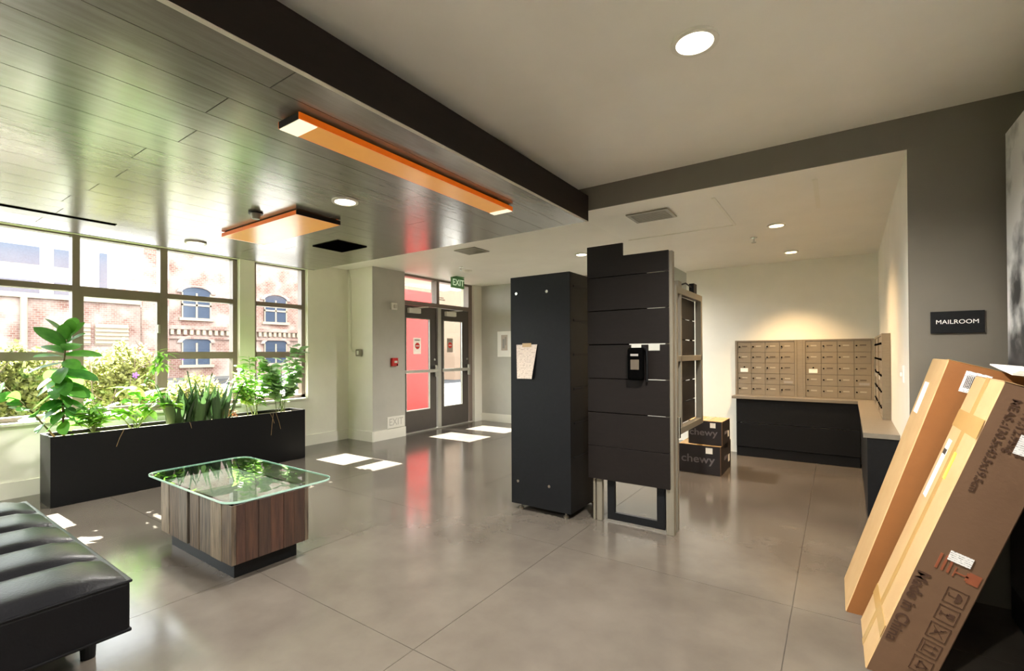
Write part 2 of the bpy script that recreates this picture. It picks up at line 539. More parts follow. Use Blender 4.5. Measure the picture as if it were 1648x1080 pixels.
# walls -------------------------------------------------------------
def wall_with_openings(name, holes, y0, y1, z1):
    """window wall along y at x = XW .. XW-0.2 with rectangular openings"""
    mb = MB()
    ycut = sorted(holes)
    prev = y0
    for (a, b, zs, zh) in ycut:
        mb.box(XW - 0.2, XW, prev, a, 0, z1)
        mb.box(XW - 0.2, XW, a, b, 0, zs)
        mb.box(XW - 0.2, XW, a, b, zh, z1)
        prev = b
    mb.box(XW - 0.2, XW, prev, y1, 0, z1)
    return structure(name, mb, WHITE)
ZSILL, ZHEAD = 0.68, 2.60
HOLES = [(-3.95, -1.30, ZSILL, ZHEAD), (-0.87, 3.04, ZSILL, ZHEAD), (3.232, 4.0, ZSILL, ZHEAD)]
wall_with_openings('wall_left', HOLES, -4.7, 4.72, ZC)
structure('wall_pier', B(XW - 0.2, -5.832, 4.70, 5.355, 0, ZC), WHITE)
structure('trim_2', B(-5.832, -5.826, 4.702, 5.355, 0.0, ZC), GREYP)       # grey painted flank of the pier
structure('wall_exit', B(-6.2, -1.75, YE, YE + 0.2, 0, ZC), GREYP)
structure('wall_exit_return', B(-6.2, -5.86, 7.20, YE, 0, ZC), WHITE)
structure('wall_mailroom_back', B(-1.75, 0.86, YM, YM + 0.2, 0, ZC), WHITE)
structure('wall_mailroom_left', B(-1.75, -1.65, YM + 0.2, YE + 0.2, 0, ZC), WHITE)
structure('wall_mailroom_right', MB().prism([(wall_x(YH), YH + 0.012), (0.86, YH + 0.012), (0.86, YM), (wall_x(YM), YM)], 'z', 0, ZS), WHITE)
structure('wall_facade', B(wall_x(YH), XR, YH, YH + 0.012, 0, ZS), OLIVE)
structure('wall_right', B(XR, XR + 0.2, -4.7, YH + 0.3, 0, ZC), WHITE)
structure('wall_back', B(-6.75, 1.1, -4.9, -4.7, 0, ZC), WHITE)

# baseboards --------------------------------------------------------
def base(name, x0, x1, y0, y1):
    mb = B(x0, x1, y0, y1, 0.0, 0.148)
    mb.box(x0, x1, y0, y1, 0.148, 0.155)
    structure(name, mb, TRIMW)
base('baseboard_left', XW, XW + 0.016, -4.7, 4.70)
base('baseboard_pier_front', XW, -5.818, 4.684, 4.70)
base('baseboard_pier_side', -5.826, -5.81, 4.70, 5.355)
base('baseboard_exit', -5.86, -1.75, YE - 0.016, YE)
base('baseboard_mailroom', -1.75, -1.08, YM - 0.016, YM)
base('baseboard_right', XR - 0.016, XR, -4.7, 1.15)

# windows -----------------------------------------------------------
XI, XO = XW - 0.07, XW - 0.17       # frame depth
def window(name, y0, y1, mullions, bays, zs=ZSILL, zh=ZHEAD):
    """bays: list of (ya, yb, [rail heights], sash?)"""
    root = thing(name, (XW - 0.12, (y0 + y1) / 2, zs), kind='structure')
    fw = 0.055
    zb, zt = zs + 0.03, zh
    for (a, b) in ((y0, y0 + fw), (y1 - fw, y1)):
        obj('frame_jamb', B(XO, XI, a, b, zb, zt), BRONZE, root)
    obj('frame_head', B(XO, XI, y0, y1, zt - 0.016, zt), BRONZE, root)
    obj('frame_sill', B(XO, XI, y0, y1, zb, zb + 0.045), BRONZE, root)
    for (a, b) in mullions:
        obj('mullion', B(XO, XI + 0.02, a, b, zb, zt), BRONZE, root)
    for (a, b, rails, sash) in bays:
        for (ra, rb) in rails:
            obj('rail', B(XO, XI + 0.012, a, b, ra, rb, ), BRONZE, root)
        edges = [zb + 0.045] + [v for r in rails for v in r] + [zt - 0.016]
        for k in range(0, len(edges), 2):
            obj('pane', B(XO + 0.045, XO + 0.051, a, b, edges[k], edges[k + 1]), GLASS, root)
        if sash:
            za, zc_ = edges[0], edges[1]
            sx0, sx1 = XO + 0.055, XI + 0.016
            sa = MB()
            sa.box(sx0, sx1, a, a + 0.03, za, zc_); sa.box(sx0, sx1, b - 0.03, b, za, zc_)
            sa.box(sx0, sx1, a + 0.03, b - 0.03, zc_ - 0.035, zc_); sa.box(sx0, sx1, a + 0.03, b - 0.03, za, za + 0.03)
            so = obj('sash', sa, BRONZE, root)
            obj('latch', B(XI + 0.016, XI + 0.03, b - 0.028, b - 0.004, 1.60, 1.70, bev=0.004), ALU, so)
    # white stool board
    obj('window_stool', B(XO, XW + 0.03, y0, y1, zs, zs + 0.03, bev=0.005), TRIMW, root)
    return root
UP, LO = (2.012, 2.072), (1.298, 1.384)
M1 = [(-0.112, -0.05), (0.646, 0.708), (1.411, 1.472), (2.178, 2.25)]
window('window_1', -0.87, 3.04, M1, [(-0.815, -0.112, [LO, UP], False), (-0.05, 0.646, [UP], True), (0.708, 1.411, [LO, UP], False),
                                     (1.472, 2.178, [(2.0, 2.072)], True), (2.25, 2.985, [LO, UP], False)])
window('window_2', 3.232, 4.0, [], [(3.287, 3.935, [LO, UP], False)])
window('window_3', -3.95, -1.30, [(-3.1, -3.04), (-2.2, -2.14)], [(-3.895, -3.1, [LO, UP], False), (-3.04, -2.2, [UP], False), (-2.14, -1.355, [LO, UP], False)])

# entrance doors ----------------------------------------------------
XD = -5.95
YD0, YD1 = 5.355, 7.20
frm = thing('door_frame', (XD, 6.25, 0), kind='structure')
obj('jamb', B(XD - 0.10, XD + 0.03, YD0, YD0 + 0.02, 0, ZC), BRONZE, frm)
obj('jamb', B(XD - 0.10, XD + 0.03, YD1 - 0.105, YD1, 0, ZC), BRONZE, frm)
obj('header_bar', B(XD - 0.10, XD + 0.035, YD0 + 0.02, YD1 - 0.105, 2.172, 2.245), BRONZE, frm)
obj('head', B(XD - 0.10, XD + 0.03, YD0 + 0.02, YD1 - 0.105, ZC - 0.04, ZC), BRONZE, frm)
obj('threshold', B(XD - 0.12, XD + 0.08, YD0, YD1 - 0.02, 0, 0.018, bev=0.006), ALU, frm)
obj('centre_post', B(XD - 0.06, XD + 0.06, 6.20, 6.285, 0.018, 2.172), ALU, frm)
obj('transom_mullion', B(XD - 0.10, XD + 0.03, 6.20, 6.27, 2.245, ZC - 0.04), BRONZE, frm)
for (a, b) in ((YD0 + 0.02, 6.20), (6.27, YD1 - 0.105)):
    obj('transom_pane', B(XD - 0.04, XD - 0.034, a, b, 2.245, ZC - 0.04), GLASS, frm)
# mirrored two-line door lettering on the transom glass, too small to read
lt = MB()
for k, (w, zz) in enumerate(((0.012, 2.36), (0.014, 2.325))):
    for i in range(6 + k * 2):
        yy = 6.33 + i * 0.021
        lt.box(XD - 0.034, XD - 0.033, yy, yy + w, zz, zz + 0.022)
        lt.box(XD - 0.034, XD - 0.0335, yy + w * 0.5, yy + w * 0.8, zz + 0.004, zz + 0.03)
obj('glass_lettering', lt, GREYINK, frm)

def door(name, y0, y1, ga, gb, hinge):
    r = thing(name, (XD, (y0 + y1) / 2, 0), kind='structure')
    x0, x1 = XD - 0.025, XD + 0.02
    za, zb = 0.37, 1.955
    obj('stile', B(x0, x1, y0, ga, 0.02, 2.165), DOORM, r)
    obj('stile', B(x0, x1, gb, y1, 0.02, 2.165), DOORM, r)
    obj('top_rail', B(x0, x1, ga, gb, zb, 2.165), DOORM, r)
    obj('bottom_rail', B(x0, x1, ga, gb, 0.02, za), DOORM, r)
    obj('pane', B(XD - 0.005, XD + 0.001, ga, gb, za, zb), GLASS, r)
    bd = MB()
    for a, b, c, d in ((ga, ga + 0.014, za, zb), (gb - 0.014, gb, za, zb), (ga + 0.014, gb - 0.014, za, za + 0.014), (ga + 0.014, gb - 0.014, zb - 0.014, zb)):
        bd.box(x1 - 0.004, x1 + 0.006, a, b, c, d)
    obj('glazing_bead', bd, ALU, r)
    bar = MB()
    bar.box(x1 + 0.035, x1 + 0.075, y0 + 0.01, y1 - 0.03, 1.015, 1.07, bev=0.008)
    bar.box(x1, x1 + 0.04, y0 + 0.03, y0 + 0.08, 1.02, 1.065)
    pb = obj('push_bar', bar, ALU, r)
    obj('latch_case', B(x1, x1 + 0.07, y1 - 0.085, y1 - 0.02, 0.93, 1.14, bev=0.01), CHROME, pb)
    cl = obj('door_closer', B(x1, x1 + 0.06, ga + 0.03, ga + 0.30, 2.035, 2.12, bev=0.008), PLAST, r)
    am = MB().tube([(x1 + 0.03, ga + 0.20, 2.125), (x1 + 0.10, ga + 0.37, 2.15), (x1 + 0.03, ga + 0.50, 2.165)], 0.011, 6)
    am.box(x1 + 0.0, x1 + 0.04, ga + 0.16, ga + 0.24, 2.12, 2.135)
    obj('closer_arm', am, ALU, cl)
    obj('lock_cylinder', MB().cyl((x1, y1 - 0.05, 1.24), (x1 + 0.012, y1 - 0.05, 1.24), 0.022), CHROME, r)
    return r
door('door_1', 5.378, 6.195, 5.47, 6.035, 1)
door('door_2', 6.29, 7.09, 6.385, 6.91, -1)

# ================================================================== OUTSIDE
structure('ground_outside', B(-90, -6.0, -40, 70, -0.5, -0.1), PAVE)
structure('planting_bed_outside', B(-13.5, -6.65, -12, 4.4, -0.12, -0.06), GROUNDC)
structure('street_outside', B(-30, -13.5, -40, 70, -0.12, -0.09), ASPH)
structure('canopy_window', B(-8.17, -6.7, -4.7, 4.72, 2.95, 3.1), MODERN)
structure('canopy_entrance', B(-8.36, -5.9, 4.72, 9.0, 2.95, 3.1), MODERN)

# far brick building
def arched_window(parent, x, yc, z0, w, h):
    r = w / 2
    def arch(rr, zz, hh):
        pts = [(yc - rr, zz), (yc + rr, zz), (yc + rr, zz + hh)]
        for k in range(1, 8):
            t = math.pi * k / 8
            pts.append((yc + rr * math.cos(t), zz + hh + 0.45 * rr * math.sin(t)))
        pts.append((yc - rr, zz + hh))
        return pts
    wn = obj('window', MB().prism(arch(r, z0, h), 'x', x - 0.25, x + 0.06), BLUEGL, parent)
    s = MB()
    s.box(x, x + 0.1, yc - 0.05, yc + 0.05, z0, z0 + h)
    s.box(x, x + 0.1, yc - r, yc + r, z0 + h * 0.48, z0 + h * 0.55)
    s.box(x, x + 0.1, yc - r, yc - r + 0.08, z0, z0 + h); s.box(x, x + 0.1, yc + r - 0.08, yc + r, z0, z0 + h)
    obj('sash', s, PALEOUT, wn)
    hood = MB()
    for k in range(8):
        t0, t1 = math.pi * k / 8, math.pi * (k + 1) / 8
        r0, r1 = r, r + 0.28
        P = lambda rr, t: (yc + rr * math.cos(t), z0 + h + 0.45 * rr * math.sin(t))
        hood.prism([P(r0, t0), P(r1, t0), P(r1, t1), P(r0, t1)], 'x', x - 0.05, x + 0.14)
    obj('arch_hood', hood, BRICK, wn)
    obj('sill', B(x, x + 0.2, yc - r - 0.15, yc + r + 0.15, z0 - 0.18, z0), PALEOUT, wn)
XB = -34.0
bb = thing('brick_building', (XB, 20, -0.1), 'tall red brick building with arched windows across the street', 'building')
obj('wall', B(XB - 6, XB, 10.6, 34, -0.1, 14.5), BRICK, bb)
obj('string_course', B(XB, XB + 0.25, 11.8, 34, 2.95, 3.2), BRICK, bb)
obj('string_course', B(XB, XB + 0.15, 11.8, 34, 2.35, 2.5), BRICK, bb)
dn = MB()
for k in range(60):
    dn.box(XB, XB + 0.22, 11.9 + k * 0.36, 12.08 + k * 0.36, 2.62, 2.93)
obj('dentil_row', dn, PALEOUT, bb, kind='stuff')
obj('corner_pilaster', B(XB, XB + 0.3, 10.5, 11.8, -0.1, 7.4), BRICK, bb)
for yy in (13.4, 18.6, 23.8):
    arched_window(bb, XB, yy, 3.7, 1.7, 1.6)
    arched_window(bb, XB, yy, 0.7, 1.7, 1.4)
lb = thing('brick_outbuilding', (XB, 5, -0.1), 'low red brick wing left of the tall brick building', 'building')
obj('wall', B(XB - 5, XB, -6, 10.45, -0.1, 4.3), BRICK, lb)
obj('parapet', B(XB - 0.1, XB + 0.2, -6, 10.45, 4.3, 4.55), PALEOUT, lb)
obj('downpipe', MB().cyl((XB + 0.15, 5.55, -0.1), (XB + 0.15, 5.55, 4.3), 0.14, n=8), PALEOUT, lb)
for yy in (7.4, 9.1):
    lv = B(XB, XB + 0.08, yy - 0.75, yy + 0.75, 1.9, 3.1)
    for k in range(5):
        lv.box(XB + 0.08, XB + 0.16, yy - 0.75, yy + 0.75, 2.0 + k * 0.22, 2.1 + k * 0.22)
    obj('louvre', lv, PALEOUT, lb)
obj('window', B(XB, XB + 0.06, 3.6, 4.5, 1.6, 2.6), BLUEGL, lb)
mbd = thing('office_building', (-62, 8, -0.1), 'pale modern building with blue glass beyond the brick wing', 'building')
obj('wall', B(-70, -62, 0, 16.4, -0.1, 13.2), MODERN, mbd)
for (a, b, c, d) in ((2, 11.2, 9.9, 11.6), (12.2, 13.3, 9.9, 11.6), (2, 11.2, 7.2, 8.4), (12.2, 13.3, 7.2, 8.4), (15.6, 16.2, 7.0, 11.8)):
    obj('window', B(-62, -61.9, a, b, c, d), BLUEGL, mbd)

# red wall and pale house outside the doors
structure('wall_red_outside', B(-9.5, -9.0, 7.3, 9.42, -0.1, 2.99), REDOUT)
ph = thing('stucco_house', (-17, 22, -0.1), 'pale stucco house seen through the right entrance door', 'building')
obj('wall', B(-24, -17, 19.2, 30, -0.1, 9.0), PEACH, ph)
obj('window', B(-17, -16.9, 20.4, 21.9, 3.9, 5.6), MODERN, ph)
obj('garage_door', B(-17, -16.9, 19.8, 23.4, -0.1, 2.2), MODERN, ph)

# shrubs under the windows
def shrub(x, yc, rx, ry, top, n, label, flowers=()):
    root = thing('flowering_shrub', (x, yc, -0.1), label, 'shrub', 'shrubs outside the windows')
    rnd = random.Random(int(yc * 100) + 5)
    br = MB()
    for k in range(14):
        a = rnd.uniform(0, 2 * math.pi)
        e = Vector((x + rx * 0.8 * math.cos(a), yc + ry * 0.85 * math.sin(a), rnd.uniform(0.55, 0.93) * top))
        p0 = Vector((x + rnd.uniform(-.1, .1), yc + rnd.uniform(-.25, .25), -0.1))
        mid = p0.lerp(e, 0.5) + Vector((rnd.uniform(-.1, .1), rnd.uniform(-.15, .15), 0.12))
        br.tube([p0, mid, e], 0.022, 5, r_end=0.006)
        for q in range(3):
            s0 = mid.lerp(e, rnd.uniform(0.1, 0.8))
            br.tube([s0, s0 + Vector((rnd.uniform(-.25, .25), rnd.uniform(-.3, .3), rnd.uniform(.1, .35)))], 0.008, 4, r_end=0.003)
    obj('branches', br, BRANCH, root)
    lv = MB()
    for k in range(n):
        while True:
            u = Vector((rnd.uniform(-1, 1), rnd.uniform(-1, 1), rnd.uniform(-1, 1)))
            if 0.25 < u.length < 1: break
        lump = 0.82 + 0.22 * math.sin(u.y * 9 + yc) * math.cos(u.x * 7)
        c = Vector((x + u.x * rx * lump, yc + u.y * ry * lump, top * 0.60 + u.z * top * 0.42 * lump))
        if c.z < 0.25 * top and rnd.random() < 0.6: continue
        d = Vector((rnd.uniform(-1, 1), rnd.uniform(-1, 1), rnd.uniform(-.6, 1))).normalized()
        s = d.orthogonal().normalized()
        s.rotate(Matrix.Rotation(rnd.uniform(0, 6.28), 3, d))
        L_, w = rnd.uniform(0.05, 0.085), rnd.uniform(0.018, 0.03)
        lv.add([c, c + d * L_ * .5 + s * w, c + d * L_, c + d * L_ * .5 - s * w], [(0, 1, 2, 3)])
    obj('foliage', lv, HEDGE, root, kind='stuff')
    for (fx, fy, fz) in flowers:
        fm = MB()
        for k in range(5):
            a = k * 2 * math.pi / 5
            fm.add([(fx, fy, fz), (fx + 0.02, fy + 0.034 * math.cos(a - .4), fz + 0.034 * math.sin(a - .4)),
                    (fx + 0.03, fy + 0.045 * math.cos(a), fz + 0.045 * math.sin(a)), (fx + 0.02, fy + 0.034 * math.cos(a + .4), fz + 0.034 * math.sin(a + .4))], [(0, 1, 2, 3)])
        obj('flower', fm, PURPLE, root)
shrub(-8.75, 1.36, 0.62, 0.54, 1.52, 5200, 'shrub outside behind the left window bay')
shrub(-8.7, 2.47, 0.66, 0.55, 1.55, 6400, 'shrub with purple flowers outside behind the middle window bay', ((-8.02, 2.40, 1.07), (-8.05, 2.98, 1.31)))
shrub(-8.8, 3.48, 0.6, 0.45, 1.02, 3200, 'low shrub outside behind the third window bay')
shrub(-8.8, 0.25, 0.6, 0.54, 1.4, 3000, 'shrub outside left of the left window bay')

# ================================================================== CEILING CLOUD
XC0, XC1, YC1, ZB, ZT = -5.43, -1.635, 3.468, 2.41, 2.615
cl = thing('ceiling_cloud', ((XC0 + XC1) / 2, 0.4, ZB), 'dropped dark wood plank ceiling panel over the lounge', 'ceiling panel')
YC0 = -3.2
def cloud_box(n, *a, m=FASCIA, **k):
    return obj(n, B(*a, **k), m, cl)
cloud_box('fascia', XC1 - 0.02, XC1, YC0, YC1, ZB, ZT)
cloud_box('fascia', XC0, XC0 + 0.02, YC0, YC1, ZB, ZT)
cloud_box('fascia', XC0 + 0.02, XC1 - 0.02, YC1 - 0.02, YC1, ZB + 0.001, ZT)
cloud_box('backing', XC0 + 0.02, XC1 - 0.02, YC0, YC1 - 0.02, ZB + 0.02, ZT - 0.002)
cloud_box('edge_trim', XC1 - 0.022, XC1 - 0.0005, YC0, YC1 - 0.001, ZB - 0.004, ZB, m=TRIML)
PITCH = 0.2108
holes = {}
k = 0
x = XC1 - 0.022
rndp = random.Random(3)
jn = [0.99, 2.55, 0.93, 2.25, 0.98, 2.7, 0.915, 2.2, 0.96, 2.5, 0.94, 2.3, 0.9, 2.6, 0.95, 2.4, 0.92, 2.3, 0.95]
hangers = []
while x > XC0 + 0.05:
    x0 = max(x - PITCH + (0.022 if k == 0 else 0), XC0 + 0.001)
    cuts = [YC0, jn[k] - 2.44, jn[k], YC1 - 0.001] if jn[k] - 2.44 > YC0 else [YC0, jn[k], YC1 - 0.001]
    for a, b in zip(cuts[:-1], cuts[1:]):
        obj('plank', B(x0 + 0.0018, x - 0.0018, a + 0.002, b - 0.002, ZB, ZB + 0.018), WOODC, cl, org=(x0 + rndp.uniform(0, 9), a, ZB))
    x = x0; k += 1
for yy in (-2, 0, 2, 3.2):
    for xx in (-5.0, -3.5, -2.0):
        hangers.append(obj('hanger_rod', MB().cyl((xx, yy, ZT - 0.01), (xx, yy, ZC), 0.006, n=6), STEEL, cl))

# slot diffuser, return grille, detector in the cloud
sl = thing('slot_diffuser', (-4.81, 0.4, ZB - 0.004), 'thin black slot diffuser in the plank ceiling near the window', 'air vent')
obj('slot', B(-4.835, -4.79, -0.9, 1.315, ZB - 0.003, ZB), BLACK, sl)
obj('lip', B(-4.841, -4.835, -0.9, 1.318, ZB - 0.005, ZB), MATS['dark_fascia_board'], sl)
gr = thing('return_grille', (-4.01, 2.84, ZB - 0.01), 'square black return air grille in the plank ceiling', 'air vent')
gb = MB()
gx0, gx1, gy0, gy1 = -4.21, -3.81, 2.675, 3.01
gb.box(gx0, gx1, gy0, gy0 + .02, ZB - .008, ZB); gb.box(gx0, gx1, gy1 - .02, gy1, ZB - .008, ZB)
gb.box(gx0, gx0 + .02, gy0, gy1, ZB - .008, ZB); gb.box(gx1 - .02, gx1, gy0, gy1, ZB - .008, ZB)
obj('frame', gb, BLACK, gr)
for i in range(12):
    yy = gy0 + 0.03 + i * 0.0245
    obj('louvre', B(gx0 + .02, gx1 - .02, yy, yy + 0.012, ZB - .006, ZB), BLACK, gr)
dt = thing('smoke_detector', (-3.56, 1.80, ZB - 0.05), 'small dark smoke detector on the plank ceiling', 'detector')
obj('base', MB().cyl((-3.56, 1.80, ZB - 0.012), (-3.56, 1.80, ZB), 0.05, n=20), BLKWOOD, dt)
obj('sensor_head', MB().cyl((-3.56, 1.80, ZB - 0.05), (-3.56, 1.80, ZB - 0.012), 0.026, 0.036, n=20), STEEL, dt)

# ================================================================== LAMPS
def downlight(x, y, z, r, label, power, lens=LENS, col=(1, 0.955, 0.89), spot=True, angle=110, tilt=None, group='recessed ceiling downlights', name='recessed_downlight'):
    root = thing(name, (x, y, z - 0.012), label, 'ceiling light', group)
    obj('trim_ring', MB().ring((x, y), r * 0.78, r, z - 0.012, z, 36), PLAST, root, smooth=False)
    obj('lens', MB().cyl((x, y, z - 0.005), (x, y, z - 0.001), r * 0.78, n=32), lens, root)
    if power:
        ld = bpy.data.lights.new('lamp', 'SPOT' if spot else 'POINT')
        ld.energy = power; ld.color = col; ld.shadow_soft_size = r * 0.7
        if spot:
            ld.spot_size = math.radians(angle); ld.spot_blend = 0.9
        lo = link('lamp', ld, root, world=(x, y, z - 0.03))
        if tilt: lo.rotation_euler = tilt
    return root
downlight(-0.49, 2.11, ZC, 0.098, 'large lit downlight in the white ceiling nearest the camera', LAMP * 2.2, angle=150, name='recessed_downlight')
downlight(-2.79, 2.02, ZB, 0.088, 'lit downlight in the plank ceiling between the two amber panels', LAMP, angle=140)
downlight(-4.965, 1.953, ZB, 0.088, 'downlight in the plank ceiling close to the windows', LAMP, angle=140)
downlight(-2.84, 5.80, ZC, 0.088, 'downlight in the white ceiling behind the black locker', LAMP * 2.0, angle=160)
downlight(-0.436, 4.89, ZS, 0.075, 'nearer of the two downlights in the mailroom ceiling', LAMP * 0.62, LENSW, (1, 0.68, 0.38), angle=130)
downlight(-0.416, 6.30, ZS, 0.075, 'downlight above the mailboxes close to the mailroom back wall', LAMP * 0.75, LENSW, (1, 0.66, 0.34), angle=100)
for i, (x, y, z) in enumerate(((-0.49, -0.6, ZC), (-0.49, -3.0, ZC), (-2.79, -0.4, ZB), (-4.965, -0.4, ZB), (-3.2, -2.4, ZB))):  # unseen downlights added out of view to brighten the room
    downlight(x, y, z, 0.09, ('added unseen downlight in the white ceiling just behind the camera', 'added unseen downlight in the white ceiling by the rear wall', 'added unseen downlight in the plank ceiling behind the long amber panel',
              'added unseen downlight in the plank ceiling over the bench by the windows', 'added unseen downlight in the plank ceiling near its rear end')[i], LAMP * (1.3 if i < 2 else 1.0), angle=150)

# amber panel lights
def amber(name, x0, x1, y0, y1, z, label, ends):
    r = thing(name, ((x0 + x1) / 2, (y0 + y1) / 2, z), label, 'ceiling light', 'amber acrylic panel lights')
    t = 0.012
    obj('diffuser', B(x0 + 0.004, x1 - 0.004, y0 + 0.004, y1 - 0.004, z, z + 0.006), AMBER, r)
    for (a, b, c, d) in ((x0, x0 + 0.004, y0, y1), (x1 - 0.004, x1, y0, y1)):
        obj('side_panel', B(a, b, c, d, z, z + 0.03), AMBERS, r)
    for (c, d) in ((y0, y0 + 0.004), (y1 - 0.004, y1)):
        obj('end_panel', B(x0 + 0.004, x1 - 0.004, c, d, z, z + 0.03), AMBERS if not ends else FASCIA, r)
    obj('mounting_frame', B(x0 + 0.02, x1 - 0.02, y0 + 0.02, y1 - 0.02, z + 0.006, ZB), FASCIA, r)
    if ends:
        for (c, d) in ((y0 + 0.004, y0 + 0.09), (y1 - 0.06, y1 - 0.004)):
            obj('end_cap', B(x0 + 0.004, x1 - 0.004, c, d, z - 0.004, z), FIXW, r)
    return r
amber('long_amber_light', -2.065, -1.90, 1.145, 2.775, 2.368, 'long narrow amber acrylic light under the plank ceiling', True)
am2 = amber('wide_amber_light', -4.385, -3.235, 1.925, 2.295, 2.372, 'wide short amber acrylic light under the plank ceiling near the window', False)
obj('edge_strip', B(-3.2345, -3.229, 1.925, 2.295, 2.372, 2.405), FASCIA, am2)
obj('edge_strip', B(-4.389, -4.3855, 1.925, 2.295, 2.37, 2.376), FIXW, am2)

# ================================================================== CEILING FITTINGS
def vent(name, x0, x1, y0, y1, z, label, m=STEEL):
    r = thing(name, ((x0 + x1) / 2, (y0 + y1) / 2, z - 0.012), label, 'air vent')
    fr = MB(); w = 0.025
    fr.box(x0, x1, y0, y0 + w, z - .01, z); fr.box(x0, x1, y1 - w, y1, z - .01, z)
    fr.box(x0, x0 + w, y0 + w, y1 - w, z - .01, z); fr.box(x1 - w, x1, y0 + w, y1 - w, z - .01, z)
    obj('frame', fr, m, r)
    obj('plenum', B(x0 + w, x1 - w, y0 + w, y1 - w, z - .003, z), MAILD, r)
    n = 9
    for i in range(n):
        yy = y0 + w + (y1 - y0 - 2 * w) * (i + 0.2) / n
        obj('slat', B(x0 + w, x1 - w, yy, yy + (y1 - y0 - 2 * w) / n * 0.55, z - .008, z - .003), m, r)
vent('ceiling_vent', -1.445, -1.10, 3.79, 4.07, ZS, 'grey louvred air vent in the mailroom ceiling')
vent('ceiling_vent', -4.08, -3.735, 4.60, 4.91, ZC, 'grey louvred air vent in the white ceiling before the exit doors')
def sprinkler(x, y, z, label):
    r = thing('fire_sprinkler', (x, y, z - 0.06), label, 'sprinkler')
    obj('escutcheon', MB().cyl((x, y, z - 0.008), (x, y, z), 0.032, n=16), CHROME, r)
    obj('stem', MB().cyl((x, y, z - 0.05), (x, y, z - 0.008), 0.009, n=8), CHROME, r)
    obj('deflector', MB().cyl((x, y, z - 0.056), (x, y, z - 0.05), 0.022, n=12), CHROME, r)
sprinkler(-4.78, 5.55, ZC, 'small chrome fire sprinkler on the ceiling before the exit doors')
sprinkler(-0.672, 5.287, ZS, 'small chrome fire sprinkler on the mailroom ceiling')
dome = thing('ceiling_dome', (-4.9, 5.85, ZC - 0.05), 'white dome detector on the ceiling near the exit sign', 'detector')
dm = MB()
for i in range(5):
    a0, a1 = i * math.pi / 10, (i + 1) * math.pi / 10
    dm.cyl((-4.9, 5.85, ZC - 0.05 * math.sin(a0) * 1.0), (-4.9, 5.85, ZC - 0.05 * math.sin(a1)), 0.075 * math.cos(a0) + 0.001, 0.075 * math.cos(a1) + 0.001, n=20, cap=False)
obj('cover', dm, PLAST, dome, smooth=True)

ex = thing('exit_sign', (-5.45, 6.26, 2.50), 'green EXIT sign hanging from the ceiling before the doors', 'sign')
obj('canopy', B(-5.50, -5.40, 6.16, 6.36, 2.672, ZC, bev=0.004), EXITG, ex)
obj('sign_body', B(-5.475, -5.435, 6.08, 6.40, 2.49, 2.672, bev=0.004), EXITG, ex)
text_obj('lettering', 'EXIT', 0.155, EXITL, ex, (-5.4345, 6.24, 2.58), (0, 1, 0), (0, 0, 1), sx=0.95, bold=0.002)
lw = thing('low_exit_sign', (-5.822, 5.15, 0.12), 'white low level EXIT sign on the grey pier by the floor', 'sign')
obj('plate', B(-5.826, -5.816, 4.975, 5.33, 0.165, 0.345, bev=0.002), PLAST, lw)
text_obj('lettering', 'EXIT', 0.16, EXITINK, lw, (-5.8158, 5.152, 0.255), (0, 1, 0), (0, 0, 1), sx=0.9)
# fittings on the pier
stb = thing('fire_alarm_strobe', (-5.80, 5.11, 2.06), 'white fire alarm strobe high on the grey pier', 'alarm')
obj('base', B(-5.826, -5.795, 5.05, 5.17, 2.05, 2.16, bev=0.006), PLAST, stb)
obj('lens', B(-5.795, -5.77, 5.09, 5.145, 2.075, 2.135, bev=0.008), ALU, stb)
pull = thing('fire_alarm_pull', (-5.80, 5.11, 1.15), 'red fire alarm pull station on the grey pier', 'alarm')
obj('case', B(-5.826, -5.78, 5.05, 5.17, 1.15, 1.28, bev=0.006), REDP, pull)
obj('handle', B(-5.78, -5.765, 5.085, 5.14, 1.20, 1.235, bev=0.004), PLAST, pull)
obj('key_lock', MB().cyl((-5.78, 5.15, 1.17), (-5.774, 5.15, 1.17), 0.012, n=10), BLACK, pull)
kp = thing('wall_switch_box', (-6.13, 4.69, 1.31), 'small grey switch box with conduit on the pier front', 'switch')
obj('box', B(-6.185, -6.06, 4.655, 4.70, 1.31, 1.42, bev=0.012), STEEL, kp)
obj('rocker', B(-6.145, -6.10, 4.648, 4.656, 1.335, 1.395, bev=0.003), PLAST, kp)
obj('conduit', MB().tube([(-6.395, 4.685, 2.69), (-6.37, 4.685, 2.60), (-6.34, 4.685, 2.52), (-6.34, 4.685, 1.47), (-6.325, 4.685, 1.41), (-6.28, 4.685, 1.375), (-6.185, 4.685, 1.37)], 0.011, 8), TRIMW, kp, smooth=True)

# notices taped inside the door glass
def notice(y0, y1, z0, z1, m, label):
    r = thing('door_notice', (XD + 0.004, (y0 + y1) / 2, z0), label, 'sign', 'no-entry notices on the entrance doors')
    obj('sheet', B(XD + 0.001, XD + 0.004, y0, y1, z0, z1), m, r)
    yc, zc, rr = (y0 + y1) / 2 + 0.005, (z0 + z1) / 2, 0.058
    pts = [(yc + rr * math.cos(math.pi * (k + .5) / 4), zc + rr * math.sin(math.pi * (k + .5) / 4)) for k in range(8)]
    oc = obj('octagon', MB().prism(pts, 'x', XD + 0.004, XD + 0.0055), REDPRINT, r)
    obj('bar', B(XD + 0.0055, XD + 0.0062, yc - 0.038, yc + 0.038, zc - 0.009, zc + 0.009), PAPER, oc)
    obj('print_line', B(XD + 0.004, XD + 0.0048, y0 + 0.03, y1 - 0.03, z1 - 0.05, z1 - 0.03), GREYINK, r)
notice(5.655, 5.835, 1.34, 1.62, TRPAPER, 'white notice with red octagon on the left entrance door')
notice(6.50, 6.66, 1.37, 1.63, PAPERG, 'grey notice with red octagon on the right entrance door')

